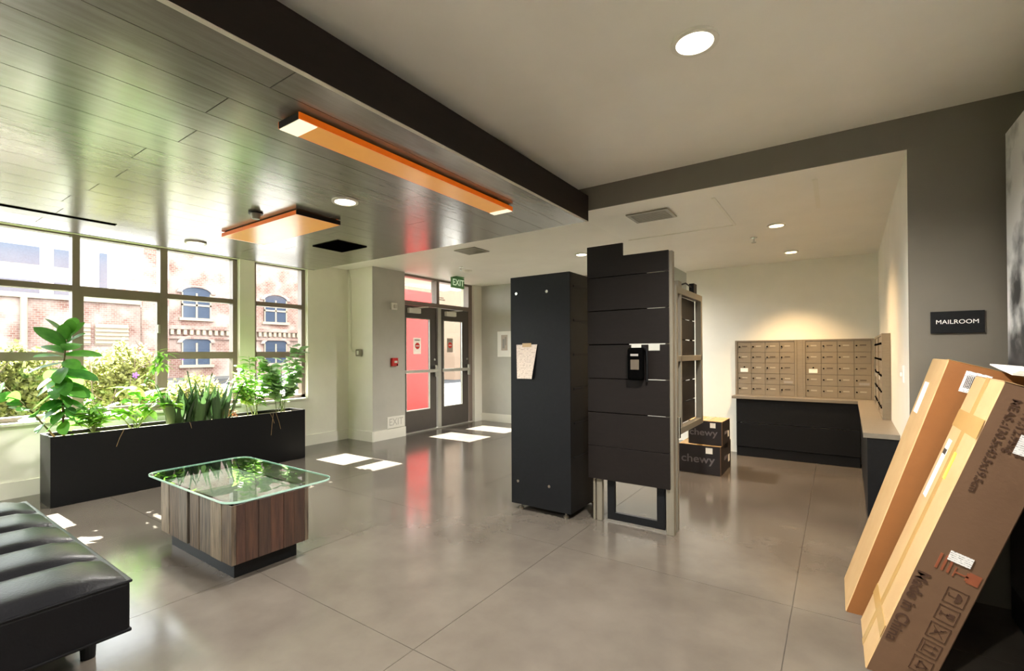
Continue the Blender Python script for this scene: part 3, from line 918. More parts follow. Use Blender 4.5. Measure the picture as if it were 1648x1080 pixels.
# pictures
pc = thing('framed_picture', (-5.3, YE - 0.01, 1.27), 'small pale picture on the grey wall beside the exit doors', 'picture')
obj('mat_board', B(-5.452, -5.12, YE - 0.02, YE, 1.275, 1.77), PAPER, pc)
obj('print', B(-5.36, -5.21, YE - 0.023, YE - 0.02, 1.40, 1.70), PAPERG, pc)
pr_ = MB()
pr_.box(-5.33, -5.28, YE - .0245, YE - .023, 1.44, 1.62); pr_.box(-5.27, -5.24, YE - .0245, YE - .023, 1.50, 1.66)
obj('figure_shapes', pr_, GREYINK, pc)
mu = thing('wall_mural', (0.733, 2.3, 0.16), 'tall black and white landscape mural on the right wall', 'picture')
obj('panel', B(0.722, XMU, 1.15, 3.40, 0.16, 2.455), MURAL, mu, org=(0.73, 2.3, 0))
obj('plinth', B(0.724, XR, 1.15, 3.40, 0.0, 0.16), NAVY, mu)
for yy in (1.3, 2.3, 3.3):
    obj('standoff', B(XMU, XR, yy - 0.02, yy + 0.02, 0.16, 2.40), NAVY, mu)
ms = thing('mailroom_sign', (0.545, YH - 0.005, 1.44), 'dark MAILROOM sign on the grey wall', 'sign')
obj('plate', B(0.437, 0.654, YH - 0.012, YH, 1.446, 1.566, bev=0.001), NAVY, ms)
text_obj('lettering', 'MAILROOM', 0.032, PAPER, ms, (0.545, YH - 0.0125, 1.507), (1, 0, 0), (0, 0, 1), sx=1.05)
sw = thing('door_bell_plate', (wall_x(3.84), 3.84, 1.13), 'small white switch plate on the mailroom jamb', 'switch')
obj('plate', B(wall_x(3.84) - 0.01, wall_x(3.84) + 0.004, 3.80, 3.88, 1.15, 1.26, bev=0.003), PLAST, sw)
obj('toggle', B(wall_x(3.84) - 0.02, wall_x(3.84) - 0.01, 3.832, 3.848, 1.19, 1.215, bev=0.002), TRIMW, sw)

# ================================================================== PLANTER AND PLANTS
pl = thing('planter', (-5.88, 2.305, 0), 'long black rectangular planter below the windows', 'planter')
PX0, PX1, PY0, PY1, PZ = -6.06, -5.70, 1.10, 3.512, 0.628
obj('front_panel', B(PX1 - 0.02, PX1, PY0, PY1, 0, PZ, bev=0.002), BLKWOOD, pl)
obj('back_panel', B(PX0, PX0 + 0.02, PY0, PY1, 0, PZ), BLKWOOD, pl)
obj('end_panel', B(PX0 + 0.02, PX1 - 0.02, PY0, PY0 + 0.02, 0, PZ), BLKWOOD, pl)
obj('end_panel', B(PX0 + 0.02, PX1 - 0.02, PY1 - 0.02, PY1, 0, PZ), BLKWOOD, pl)
obj('soil', B(PX0 + 0.02, PX1 - 0.02, PY0 + 0.02, PY1 - 0.02, 0.05, 0.595), SOIL, pl)
for (y, z0, z1, dy) in ((1.62, .628, .47, -.06), (2.18, .628, .56, .02), (3.05, .628, .50, .05), (3.09, .628, .36, -.03), (3.12, .628, .42, .06)):
    obj('hanging_root', MB().tube([(-5.72, y, 0.61), (-5.695, y, z0), (-5.694, y + dy * .6, (z0 + z1) / 2), (-5.694, y + dy, z1)], 0.003, 5), STEMB, pl)

def leaf_mesh(name, L, w, m, fold=0.25, droop=0.25, seg=5, tip=1.0):
    """blade along +x, width along y, folded on its midrib, drooping towards the tip"""
    v, f = [], []
    for i in range(seg + 1):
        t = i / seg
        ww = w * (max(0.0, math.sin(math.pi * min(1, t * 0.96 + 0.03))) ** (0.75 * tip)) * 0.5
        if i == seg: ww = 0.002
        z = -droop * L * t * t
        xx = L * t
        v += [(xx, -ww, z + fold * ww), (xx, 0, z), (xx, ww, z + fold * ww)]
    for i in range(seg):
        a = i * 3
        f += [(a, a + 3, a + 4, a + 1), (a + 1, a + 4, a + 5, a + 2)]
    me = bpy.data.meshes.new(name)
    me.from_pydata(v, [], f)
    me.materials.append(m)
    for p in me.polygons: p.use_smooth = True
    return me

def put_leaf(me, parent, pos, az, el, rollv=0.0, sc=1.0, name='leaf'):
    o = link(name, me, parent, world=pos)
    q = Euler((rollv, -el, az), 'XYZ')
    o.rotation_euler = q
    o.scale = (sc, sc, sc)
    return o

LM_big = leaf_mesh('broad_leaf', 0.23, 0.118, LEAF1, fold=0.18, droop=0.16, seg=9, tip=0.85)
LM_fine = leaf_mesh('narrow_leaf', 0.13, 0.034, LEAF5, droop=0.5)
LM_arch = leaf_mesh('arching_leaf', 0.20, 0.085, LEAF5, droop=0.35, seg=7, tip=0.9)
LM_round = leaf_mesh('round_leaf', 0.13, 0.085, LEAF4, droop=0.15, seg=7, tip=0.85)
LM_fern = leaf_mesh('fern_leaflet', 0.09, 0.036, LEAF3, droop=0.2, seg=4)
R = random.Random(21)
def bez(p0, p1, p2, n=7):
    p0, p1, p2 = Vector(p0), Vector(p1), Vector(p2)
    return [p0 * (1 - t) ** 2 + p1 * 2 * t * (1 - t) + p2 * t * t for t in [i / (n - 1) for i in range(n)]]

# broad-leaved tall plant at the left end
p1 = thing('broad_leaf_plant', (-5.88, 1.22, 0.595), 'tall broad-leaved plant at the left end of the planter', 'plant')
stem = bez((-5.88, 1.225, 0.595), (-5.86, 1.20, 1.1), (-5.88, 1.245, 1.56))
obj('stem', MB().tube(stem, 0.011, 7, r_end=0.006), STEMB, p1, smooth=True)
def along(st, t):
    k = t * (len(st) - 1); i = min(int(k), len(st) - 2)
    return st[i].lerp(st[i + 1], k - i)
for k in range(44):
    t = 0.14 + 0.86 * k / 43
    az = k * 2.399 + R.uniform(-.3, .3)
    el = -0.45 + 1.5 * max(0, t - 0.6) / 0.4 + R.uniform(-.25, .25)
    s = (1.15 if 0.4 < t < 0.88 else 0.9) * R.uniform(0.85, 1.1)
    put_leaf(LM_big, p1, along(stem, t), az, el, R.choice((-1, 1)) * R.uniform(.1, .7), s)
p1b = thing('leaning_leaf_plant', (-5.90, 1.16, 0.595), 'broad-leaved stem leaning left over the planter end', 'plant')
st2 = bez((-5.90, 1.17, 0.595), (-5.90, 1.02, 0.86), (-5.88, 0.80, 1.15))
obj('stem', MB().tube(st2, 0.008, 6, r_end=0.004), STEMB, p1b, smooth=True)
for k in range(12):
    t = 0.25 + 0.75 * k / 11
    put_leaf(LM_big, p1b, along(st2, t), -math.pi / 2 + (-1) ** k * 1.1 + R.uniform(-.4, .4), R.uniform(-.5, .5), R.choice((-1, 1)) * R.uniform(.3, 1.0), R.uniform(.6, .9))
# fine bushy plant
p2 = thing('bushy_plant', (-5.86, 1.43, 0.595), 'small bushy fine-leaved plant beside the tall broad-leaved one', 'plant')
sm = MB()
for k in range(24):
    a = R.uniform(0, 6.28); rr = R.uniform(0.02, 0.16); h = R.uniform(0.14, 0.34)
    s_ = bez((-5.86, 1.43, 0.595), (-5.86 + rr * .3 * math.cos(a), 1.43 + rr * .3 * math.sin(a), 0.595 + h * .7), (-5.86 + rr * math.cos(a), 1.43 + rr * math.sin(a), 0.595 + h), 5)
    sm.tube(s_, 0.003, 4, r_end=0.0015)
    for q in range(7):
        put_leaf(LM_fine, p2, along(s_, 0.3 + 0.1 * q), R.uniform(0, 6.28), R.uniform(0.1, 0.9), R.uniform(-.8, .8), R.uniform(.6, .95))
obj('stems', sm, STEMG, p2)
# arching plant with long leaning shoots
p3 = thing('arching_plant', (-5.86, 1.76, 0.595), 'arching bright green plant with long leaning shoots', 'plant')
for (b0, b1, b2, n, sc, mesh) in (((-5.86, 1.76, .6), (-5.86, 1.78, .95), (-5.80, 1.95, 1.34), 16, .8, LM_fine), ((-5.86, 1.74, .6), (-5.84, 1.90, .95), (-5.84, 2.12, .98), 10, .8, LM_arch),
                            ((-5.86, 1.72, .6), (-5.86, 1.60, .86), (-5.84, 1.50, .82), 9, .7, LM_arch), ((-5.86, 1.75, .6), (-5.85, 1.72, .95), (-5.86, 1.70, 1.04), 12, .9, LM_arch),
                            ((-5.86, 1.77, .6), (-5.80, 1.88, .80), (-5.78, 2.02, .86), 10, .8, LM_arch), ((-5.88, 1.77, .6), (-5.88, 1.98, 1.02), (-5.88, 2.3, 1.12), 12, .75, LM_fine),
                            ((-5.88, 1.79, .6), (-5.90, 1.86, .85), (-5.92, 1.96, 1.0), 11, .9, LM_arch), ((-5.84, 1.73, .6), (-5.80, 1.63, .75), (-5.80, 1.57, .80), 8, .8, LM_arch)):
    s_ = bez(b0, b1, b2, 6)
    obj('shoot', MB().tube(s_, 0.0045, 5, r_end=0.002), STEMG, p3)
    for q in range(n):
        put_leaf(mesh, p3, along(s_, 0.35 + 0.65 * q / n), R.uniform(0, 6.28), R.uniform(-.3, .6), R.uniform(-.5, .5), sc * R.uniform(.8, 1.25))
for q in range(44):
    put_leaf(LM_fine, p3, (-5.80, 1.95 + R.uniform(-.05, .05), 1.34 + R.uniform(-.14, .05)), R.uniform(0, 6.28), R.uniform(-.4, .7), 0, R.uniform(.7, 1.0))

# snake plants
def blade_mesh(name, h, w, lean, m):
    v, f = [], []
    n = 6
    for i in range(n + 1):
        t = i / n
        ww = w * (0.55 + 0.45 * math.sin(math.pi * min(1, t * 1.25) ** .9)) * (1 if t < .7 else max(0.03, (1 - t) / .3)) * 0.5
        xo = lean * h * t * t
        for u in (-1, 0, 1):
            v.append((xo + (0.006 if u == 0 else 0) - 0.004 * abs(u), u * ww, h * t))
    for i in range(n):
        a = i * 3
        f += [(a, a + 1, a + 4, a + 3), (a + 1, a + 2, a + 5, a + 4)]
    me = bpy.data.meshes.new(name); me.from_pydata(v, [], f); me.materials.append(m)
    for p in me.polygons: p.use_smooth = True
    return me
BL = [blade_mesh('blade', h, 0.072, l, LEAF2) for h, l in ((.30, .1), (.36, .2), (.42, .15), (.58, .04))]
for c, (yc, nb, label) in enumerate(((2.12, 20, 'snake plant leaning out at the left of its clump'), (2.33, 26, 'tallest dark snake plant in the middle of the planter'), (2.53, 20, 'snake plant at the right of its clump next to the dry plant'))):
    r = thing('snake_plant', (-5.85, yc, 0.595), label, 'plant', 'snake plants in the planter')
    for k in range(nb):
        a = k * 2.4 + R.uniform(-.4, .4)
        rad = 0.02 + 0.085 * R.random()
        o = link('blade', BL[3] if (c == 1 and k in (3, 7)) else R.choice(BL[:3]), r, world=(-5.85 + rad * math.cos(a) * .8, yc + rad * 1.4 * math.sin(a), 0.59))
        o.rotation_euler = (0, R.uniform(0.02, 0.22), a)
        o.scale = (1, R.uniform(.8, 1.2), R.uniform(.85, 1.1))
dryp = thing('dried_plant', (-5.84, 2.67, 0.595), 'small dried orange-brown plant beside the snake plants', 'plant')
LM_dry = leaf_mesh('dry_leaf', 0.07, 0.02, DRYL, droop=.6, seg=3)
for k in range(22):
    put_leaf(LM_dry, dryp, (-5.84 + R.uniform(-.03, .03), 2.67 + R.uniform(-.04, .04), 0.60 + R.uniform(0, .1)), R.uniform(0, 6.28), R.uniform(-.2, 1.1), 0, R.uniform(.7, 1.1))
# ferny stems
def frond_plant(name, base, shoots, leafm, label, stm, pairs, sc):
    r = thing(name, base, label, 'plant')
    for (e, mid) in shoots:
        b0 = Vector(base) + Vector((R.uniform(-.04, .04), R.uniform(-.07, .07), 0))
        s_ = bez(b0, mid, e, 7)
        obj('stem', MB().tube(s_, 0.0045, 5, r_end=0.002), stm, r)
        d = (Vector(e) - b0)
        az0 = math.atan2(d.y, d.x)
        for q in range(pairs):
            t = 0.28 + 0.72 * q / pairs
            for sgn in (-1, 1):
                put_leaf(leafm, r, along(s_, t), az0 + sgn * R.uniform(0.8, 1.5), R.uniform(-.15, .55), R.uniform(-.6, .6), sc * R.uniform(.75, 1.15))
    return r
frond_plant('fern_plant', (-5.86, 2.92, 0.595), [((-5.84, 2.80, 1.20), (-5.86, 2.86, .9)), ((-5.80, 2.72, 1.0), (-5.84, 2.82, .85)), ((-5.86, 3.02, 1.28), (-5.86, 2.98, .95)), ((-5.80, 2.92, 1.08), (-5.82, 2.92, .85)),
             ((-5.92, 2.76, 1.12), (-5.90, 2.84, .9)), ((-5.84, 3.08, 1.05), (-5.85, 3.0, .85)), ((-5.86, 2.88, 1.33), (-5.86, 2.90, 1.0))], LM_fern, 'pale green feathery plant right of the dry plant', STEMG, 20, 1.35)
frond_plant('round_leaf_plant', (-5.86, 3.28, 0.595), [((-5.84, 3.44, 1.50), (-5.86, 3.34, 1.1)), ((-5.84, 3.14, 1.20), (-5.86, 3.2, .95)), ((-5.80, 3.52, 1.42), (-5.82, 3.36, 1.2)), ((-5.88, 3.30, 1.30), (-5.88, 3.28, 1.0)),
             ((-5.80, 3.40, 1.05), (-5.83, 3.35, .9)), ((-5.88, 3.06, 1.30), (-5.87, 3.18, 1.05)), ((-5.82, 3.48, 1.18), (-5.84, 3.4, .95)), ((-5.9, 3.22, 1.12), (-5.88, 3.24, .9))], LM_round, 'tall round-leaved plant at the right end of the planter', STEMG, 13, 1.1)

# ================================================================== BENCH
bn = thing('leather_bench', (-3.35, 0.2, 0), 'black leather bench with channel stitched seat in the left foreground', 'bench')
BX0, BX1, BY0, BY1 = -4.30, -2.43, -0.15, 0.718
obj('base_upholstery', B(BX0 + 0.004, BX1 - 0.004, BY0 + 0.004, BY1 - 0.004, 0.20, 0.405, bev=0.012), LEATHER, bn, smooth=False)
obj('lower_piping', B(BX0, BX1, BY0, BY1, 0.198, 0.212, bev=0.005), LEATHER, bn)
obj('upper_piping', B(BX0 - 0.002, BX1 + 0.002, BY0 - 0.002, BY1 + 0.002, 0.401, 0.413, bev=0.005), LEATHER, bn)
nch = 5
cw = (BX1 - BX0) / nch
for k in range(nch):
    x0, x1 = BX0 + k * cw, BX0 + (k + 1) * cw
    mbc = MB()
    nu, nv = 10, 8
    V = []
    for i in range(nu + 1):
        for j in range(nv + 1):
            u, w_ = i / nu, j / nv
            px_ = x0 + 0.002 + (cw - 0.004) * u
            py_ = BY0 + (BY1 - BY0) * w_
            e = (1 - abs(2 * u - 1) ** 3.2)
            ey = (1 - abs(2 * w_ - 1) ** 7)
            V.append((px_, py_, 0.408 + 0.046 * e ** .42 * ey ** .5 if e > 0 and ey > 0 else 0.408))
    Fc = [(i * (nv + 1) + j, (i + 1) * (nv + 1) + j, (i + 1) * (nv + 1) + j + 1, i * (nv + 1) + j + 1) for i in range(nu) for j in range(nv)]
    mbc.add(V, Fc)
    obj('seat_channel', mbc, LEATHER, bn, smooth=True)
for (lx, ly) in ((-2.76, 0.655), (-2.76, -0.08), (-4.0, 0.655), (-4.0, -0.08)):
    obj('leg', MB().cyl((lx, ly, 0), (lx, ly, 0.2), 0.026, 0.036, n=14), BLKWOOD, bn)

# ================================================================== COFFEE TABLE
tb = thing('coffee_table', (-3.45, 1.6, 0), 'square reclaimed wood coffee table base with a glass top', 'table')
TX0, TX1, TY0, TY1, TZ0, TZ1 = -3.965, -2.935, 1.338, 1.835, 0.10, 0.455
obj('plinth', B(TX0 + 0.06, TX1 - 0.06, TY0 + 0.045, TY1 - 0.055, 0, TZ0), BLKWOOD, tb)
obj('core', B(TX0 + 0.03, TX1 - 0.03, TY0 + 0.03, TY1 - 0.03, TZ0 + 0.004, TZ1 - 0.004), BLACK, tb)
cuts = [TX0, -3.83, -3.665, -3.535, -3.495, -3.36, -3.20, -3.06, TX1]
for i, (a, b) in enumerate(zip(cuts[:-1], cuts[1:])):
    if i == 3: continue                      # the dark gap
    for (ya, yb) in ((TY0 + (i % 2) * 0.003, TY0 + 0.03), (TY1 - 0.03, TY1 - (i % 2) * 0.003)):
        obj('plank', B(a + 0.001, b - 0.001, ya, yb, TZ0, TZ1, bev=0.002, seg=1), TABW[(i * 2) % 3], tb, org=(a + i * 3.3, ya, 0.1))
cuts = [TY0 + 0.03, 1.42, 1.50, 1.575, 1.66, 1.73, TY1 - 0.03]
for i, (a, b) in enumerate(zip(cuts[:-1], cuts[1:])):
    for (xa, xb) in ((TX1 - 0.03, TX1 - (i % 2) * 0.002), (TX0 + (i % 2) * 0.002, TX0 + 0.03)):
        obj('plank', B(xa, xb, a + 0.0006, b - 0.0006, TZ0, TZ1, bev=0.0015, seg=1), TABR[(i * 2 + 1) % 3], tb, org=(xa + i * 2.1, a, 0.1))
obj('top_board', B(TX0 + 0.002, TX1 - 0.002, TY0 + 0.002, TY1 - 0.002, TZ1 - 0.004, TZ1), TABW[1], tb)
def rounded(x0, x1, y0, y1, r, n=8):
    pts = []
    for (cx, cy, a0) in ((x1 - r, y0 + r, -90), (x1 - r, y1 - r, 0), (x0 + r, y1 - r, 90), (x0 + r, y0 + r, 180)):
        for k in range(n + 1):
            a = math.radians(a0 + 90 * k / n)
            pts.append((cx + r * math.cos(a), cy + r * math.sin(a)))
    return pts
GX0, GX1, GY0, GY1 = -4.245, -2.945, 1.325, 2.05
obj('glass_top', MB().prism(rounded(GX0 + 0.003, GX1 - 0.003, GY0 + 0.003, GY1 - 0.003, 0.10), 'z', 0.458, 0.468), TGLASS, tb)
po, pi_ = rounded(GX0, GX1, GY0, GY1, 0.103), rounded(GX0 + 0.003, GX1 - 0.003, GY0 + 0.003, GY1 - 0.003, 0.10)
n = len(po)
ed = MB()
ed.add([(p[0], p[1], 0.457) for p in po] + [(p[0], p[1], 0.469) for p in po] + [(p[0], p[1], 0.469) for p in pi_] + [(p[0], p[1], 0.457) for p in pi_],
       [(a * n + i, a * n + (i + 1) % n, b * n + (i + 1) % n, b * n + i) for a, b in ((0, 1), (1, 2), (2, 3), (3, 0)) for i in range(n)])
obj('polished_edge', ed, GEDGE, tb)

# ================================================================== LOCKER
lk = thing('tall_locker', (-2.045, 3.68, 0), 'tall black cabinet locker with a paper notice, end of the partition', 'locker')
LX0, LX1, LY0, LY1 = -2.335, -1.757, 3.37, 3.98
obj('carcass', B(LX0 + 0.004, LX1, LY0 + 0.014, LY1, 0.05, 2.004, bev=0.002), BLKWOOD, lk)
obj('front_panel', B(LX0, LX1 - 0.0, LY0, LY0 + 0.014, 0.05, 2.004, bev=0.0015), NAVY, lk)
for (x, z) in ((-2.274, 1.862), (-1.969, 1.859), (-2.265, 0.246), (-1.956, 0.246)):
    obj('bolt', MB().cyl((x, LY0 - 0.004, z), (x, LY0, z), 0.013, n=12), CHROME, lk)
for (x, y) in ((LX0 + .07, LY0 + .05), (LX1 - .07, LY0 + .05), (LX0 + .07, LY1 - .05), (LX1 - .07, LY1 - .05)):
    f_ = MB().cyl((x, y, 0), (x, y, 0.014), 0.022, n=14); f_.cyl((x, y, 0.014), (x, y, 0.05), 0.009, n=8)
    obj('levelling_foot', f_, STEEL, lk)
for k in range(6):
    z = 1.885 - k * 0.28
    obj('side_rail', B(LX1, LX1 + 0.006, LY0 + 0.06, LY1 - 0.05, z, z + 0.018), NAVY, lk)
pn = thing('paper_notice', (-2.17, 3.36, 1.12), 'curled paper notice taped to the black locker front', 'paper')
mbp = MB(); nx_ = 8
V = []
for j in range(7):
    t = j / 6
    wl, wr = -2.272 + 0.018 * t, -2.062 - 0.045 * t
    for i in range(nx_ + 1):
        u = i / nx_
        V.append((wl + (wr - wl) * u, 3.366 - 0.020 * t * (2 * u - 1) ** 2 - 0.002, 1.42 - 0.29 * t))
base_n = len(V)
V2 = [(a, b + 0.0015, c) for a, b, c in V]
Fq = [(j * (nx_ + 1) + i, j * (nx_ + 1) + i + 1, (j + 1) * (nx_ + 1) + i + 1, (j + 1) * (nx_ + 1) + i) for j in range(6) for i in range(nx_)]
mbp.add(V + V2, Fq + [tuple(k + base_n for k in f[::-1]) for f in Fq])
obj('sheet', mbp, NOTICE, pn, smooth=True)
obj('tape_strip', B(-2.21, -2.12, 3.3625, 3.3645, 1.40, 1.432), TAPE, pn)

# ================================================================== SLATTED PARTITION UNIT
pt = thing('board_partition', (-1.33, 3.55, 0), 'dark board partition on steel posts beside the black locker', 'partition')
PXA, PXB, PYF = -1.66, -1.008, 3.492
zs_ = [0.337, 0.602, 0.872, 1.143, 1.413, 1.681, 1.949, 2.103]
for i, (a, b) in enumerate(zip(zs_[:-1], zs_[1:])):
    if i == 3:   # notched top edge
        pts = [(PXA, a + .003), (PXB, a + .003), (PXB, b - .005), (-1.075, b - .005), (-1.075, b - .05), (-1.165, b - .05), (-1.165, b - .005),
               (-1.215, b - .005), (-1.215, b - .038), (-1.30, b - .038), (-1.30, b - .005), (PXA, b - .005)]
        obj('board', MB().prism(pts, 'y', PYF, PYF + 0.019), BRNBOARD, pt)
    elif i == 6:
        pts = [(PXA, a + .003), (PXB, a + .003), (PXB, b), (-1.36, b), (-1.36, 2.203), (PXA, 2.203)]
        obj('board', MB().prism(pts, 'y', PYF, PYF + 0.019), BRNBOARD, pt)
    else:
        gap = 0.0015 if i < 2 else 0.003
        obj('board', B(PXA, PXB, PYF, PYF + 0.019, a + gap, b - (0.0015 if i == 1 - 1 else 0.003), bev=0.0015, seg=1), BRNBOARD, pt)
for (x0, x1, za_, zb_) in ((PXA + 0.003, -1.175, 0.36, 1.355), (PXA + 0.003, -1.315, 1.355, 1.42), (PXA + 0.003, -1.175, 1.42, 2.0), (-1.175, PXB, 0.36, 0.86)):
    obj('backing_strip', B(x0, x1, PYF + 0.0192, PYF + 0.0198 + 0.002, za_, zb_), BLACK, pt)
for (x0, x1, y0, y1, zt) in ((-1.597, -1.553, 3.512, 3.556, 2.09), (-1.628, -1.61, 3.512, 3.556, 2.09), (-1.04, -0.985, 3.511, 3.566, 2.10)):
    obj('post', B(x0, x1, y0, y1, 0, zt, bev=0.002, seg=1), STEEL, pt)
kf = MB()
kf.box(-1.515, -1.455, 3.535, 3.565, 0.02, 0.40); kf.box(-1.118, -1.058, 3.535, 3.565, 0.02, 0.40)
kf.box(-1.455, -1.118, 3.535, 3.565, 0.02, 0.078); kf.box(-1.455, -1.118, 3.535, 3.565, 0.345, 0.40)
obj('kick_frame', kf, NAVY, pt)
SX = -0.985
def bar(n, y0, y1, z0, z1, d=0.05):
    obj(n, B(SX - d, SX, y0, y1, z0, z1, bev=0.002, seg=1), STEEL, pt)
bar('side_post', 3.612, 3.655, 0.0, 1.86)
bar('side_post', 3.735, 3.765, 0.745, 1.80)
bar('side_post', 4.40, 4.45, 0.745, 1.80)
bar('side_rail', 3.655, 4.45, 1.80, 1.852)
bar('side_rail', 3.655, 4.45, 1.278, 1.322)
bar('side_rail', 3.655, 4.45, 0.715, 0.765)
z = 0.765
while z < 1.8:
    zt_ = min(z + 0.172, 1.80)
    obj('side_board', B(SX - 0.075, SX - 0.057, 3.70, 4.40, z + 0.004, zt_ - 0.004), BRNBOARD, pt)
    z += 0.172
for (ya, yb) in ((3.70, 4.16), (4.31, 4.40)):
    obj('side_backing', B(SX - 0.079, SX - 0.0752, ya, yb, 0.77, 1.795), BLACK, pt)
obj('side_foot', B(SX - 0.03, SX - 0.002, 3.63, 3.655, 0.35, 0.74, bev=0.004), STEEL, pt)
obj('end_block', B(-1.03, -0.99, 3.69, 3.78, 1.852, 1.90), STEEL, pt)
obj('end_block', B(-1.03, -0.99, 4.17, 4.27, 1.852, 1.935), NAVY, pt)
obj('cross_cable', MB().tube([(-1.01, 3.76, 1.87), (-1.01, 3.98, 1.915), (-1.01, 4.18, 1.90)], 0.006, 6), NAVY, pt)
obj('hinge_latch', B(-0.985, -0.968, 3.615, 3.65, 0.70, 0.86, bev=0.005), CHROME, pt)
sp = thing('soap_dispenser', (-1.24, 3.46, 1.13), 'black wall dispenser hung on the dark board partition', 'dispenser')
obj('body', B(-1.305, -1.185, 3.425, PYF, 1.14, 1.385, bev=0.018), BLACK, sp, smooth=False)
obj('nameplate', B(-1.275, -1.215, 3.4225, 3.426, 1.322, 1.338), GREYINK, sp)
obj('window', B(-1.275, -1.21, 3.4225, 3.426, 1.22, 1.295), MAILD, sp)
obj('side_strap', MB().tube([(-1.20, 3.47, 1.395), (-1.165, 3.46, 1.375), (-1.16, 3.46, 1.30), (-1.165, 3.47, 1.13)], 0.008, 6), NAVY, sp)

# ================================================================== MAILROOM
ct = obj('mailroom_worktop', MB().prism([(-1.125, 6.69), (0.205, 6.69), (0.155, 4.13), (wall_x(4.13) - 0.002, 4.13), (wall_x(6.69) - 0.002, 6.69), (wall_x(YM) - 0.002, YM - 0.001), (-1.125, YM - 0.001)], 'z', 0.742, 0.775), TOPM,
         label='L-shaped laminate worktop below the mailboxes', cat='worktop')
cb_ = thing('mailroom_cabinet', (-0.4, 6.82, 0), 'navy black panelled base under the mailbox worktop at the back', 'cabinet')
for (a, b, yy) in ((0.435, 0.742, 6.715), (0.125, 0.43, 6.715), (0.0, 0.12, 6.725)):
    obj('panel' if a else 'kick_board', B(-1.075, 0.225, yy, yy + 0.018, a, b, bev=0.0015, seg=1), NAVY, cb_)
obj('side_panel', B(-1.075, -1.057, 6.735, YM - 0.017, 0, 0.742), NAVY, cb_)
cr_ = thing('return_cabinet', (0.25, 5.4, 0), 'navy black base of the worktop return along the right mailroom wall', 'cabinet')
for (a, b, dx) in ((0.125, 0.742, 0.0), (0.0, 0.12, 0.012)):
    obj('panel' if a else 'kick_board', MB().prism([(0.178 + dx, 4.16), (0.196 + dx, 4.16), (0.246 + dx, 6.71), (0.228 + dx, 6.71)], 'z', a, b), NAVY, cr_)
obj('end_panel', MB().prism([(0.178, 4.142), (wall_x(4.15) - 0.002, 4.142), (wall_x(4.15) - 0.002, 4.16), (0.178, 4.16)], 'z', 0, 0.742), NAVY, cr_)

# mailbox banks: built in a local frame (x along the bank, face towards -y, z up)
def mb_mesh(mbx, m):
    return mbx.mesh('m', m)
DW, DH = 0.1635, 0.1385
door_me = B(0.0015, DW - 0.0015, -0.006, 0, 0.0015, DH - 0.0015, bev=0.0015, seg=1).mesh('mailbox_door', MAILM)
lock_me = MB().cyl((0, -0.012, 0), (0, 0, 0), 0.009, n=10).mesh('lock', BLACK)
slot_me = B(0, 0.062, -0.0025, 0, 0, 0.014).mesh('name_slot', TAGP)
slot2_me = B(0, 0.062, -0.0025, 0, 0, 0.014).mesh('name_slot', MAILD)
sticker_me = B(0, 0.10, -0.003, 0, 0, 0.03).mesh('sticker', GREYINK)
outg_me = B(0, 0.09, -0.003, 0, 0, 0.05).mesh('return_label', PAPER)
def bank(loc, rot, cols, label, seed, wide=0.708):
    rn = random.Random(seed)
    r = thing('mailbox_bank', loc, label, 'mailbox', 'wall mailbox banks', rot=(0, 0, rot))
    bx = 0.029
    H = 0.722
    fr = MB()
    fr.box(0, wide, -0.012, 0.045, 0, 0.012); fr.box(0, wide, -0.012, 0.045, H - 0.018, H)
    fr.box(0, bx - 0.002, -0.012, 0.045, 0.012, H - 0.018); fr.box(bx + cols * DW + 0.001, wide, -0.012, 0.045, 0.012, H - 0.018)
    obj('frame', fr, MAILM, r, local=True)
    obj('backplate', B(bx - 0.002, bx + cols * DW + 0.002, 0.0002, 0.045, 0.012, H - 0.018), MAILD, r, local=True)
    for c in range(cols):
        for q in range(5):
            d = link('mailbox_door', door_me, r, loc=(bx + c * DW, 0, 0.012 + q * DH))
            if q == 2 and c == 0:
                link('lock', lock_me, d, loc=(DW * .5, -0.006, DH * .6))
                link('return_label', outg_me, d, loc=(0.035, -0.006, 0.018))
                continue
            link('lock', lock_me, d, loc=(0.024, -0.006, DH * .53))
            link('name_slot', slot_me if rn.random() < .55 else slot2_me, d, loc=(0.055, -0.006, DH * .52))
            if q == 1 and c == 3:
                link('sticker', sticker_me, d, loc=(0.045, -0.006, 0.02))
    return r
bank((-1.112, YM - 0.046, 0.776), 0, 4, 'left bank of small metal mailboxes on the mailroom back wall', 3)
bank((-0.340, YM - 0.046, 0.776), 0, 4, 'right bank of small metal mailboxes on the mailroom back wall', 4)
obj('mailbox_filler', B(-0.403, -0.341, YM - 0.052, YM - 0.001, 0.776, 1.498), MAILM, label='plain metal strip between the two back wall mailbox banks', cat='trim')
ang = -math.pi / 2 - math.atan(0.0217)
bank((wall_x(6.42) - 0.047, 6.42, 0.776), ang, 4, 'farther bank of mailboxes on the right mailroom wall', 5)
bank((wall_x(5.70) - 0.047, 5.70, 0.776), ang, 4, 'nearer bank of mailboxes on the right mailroom wall', 6)

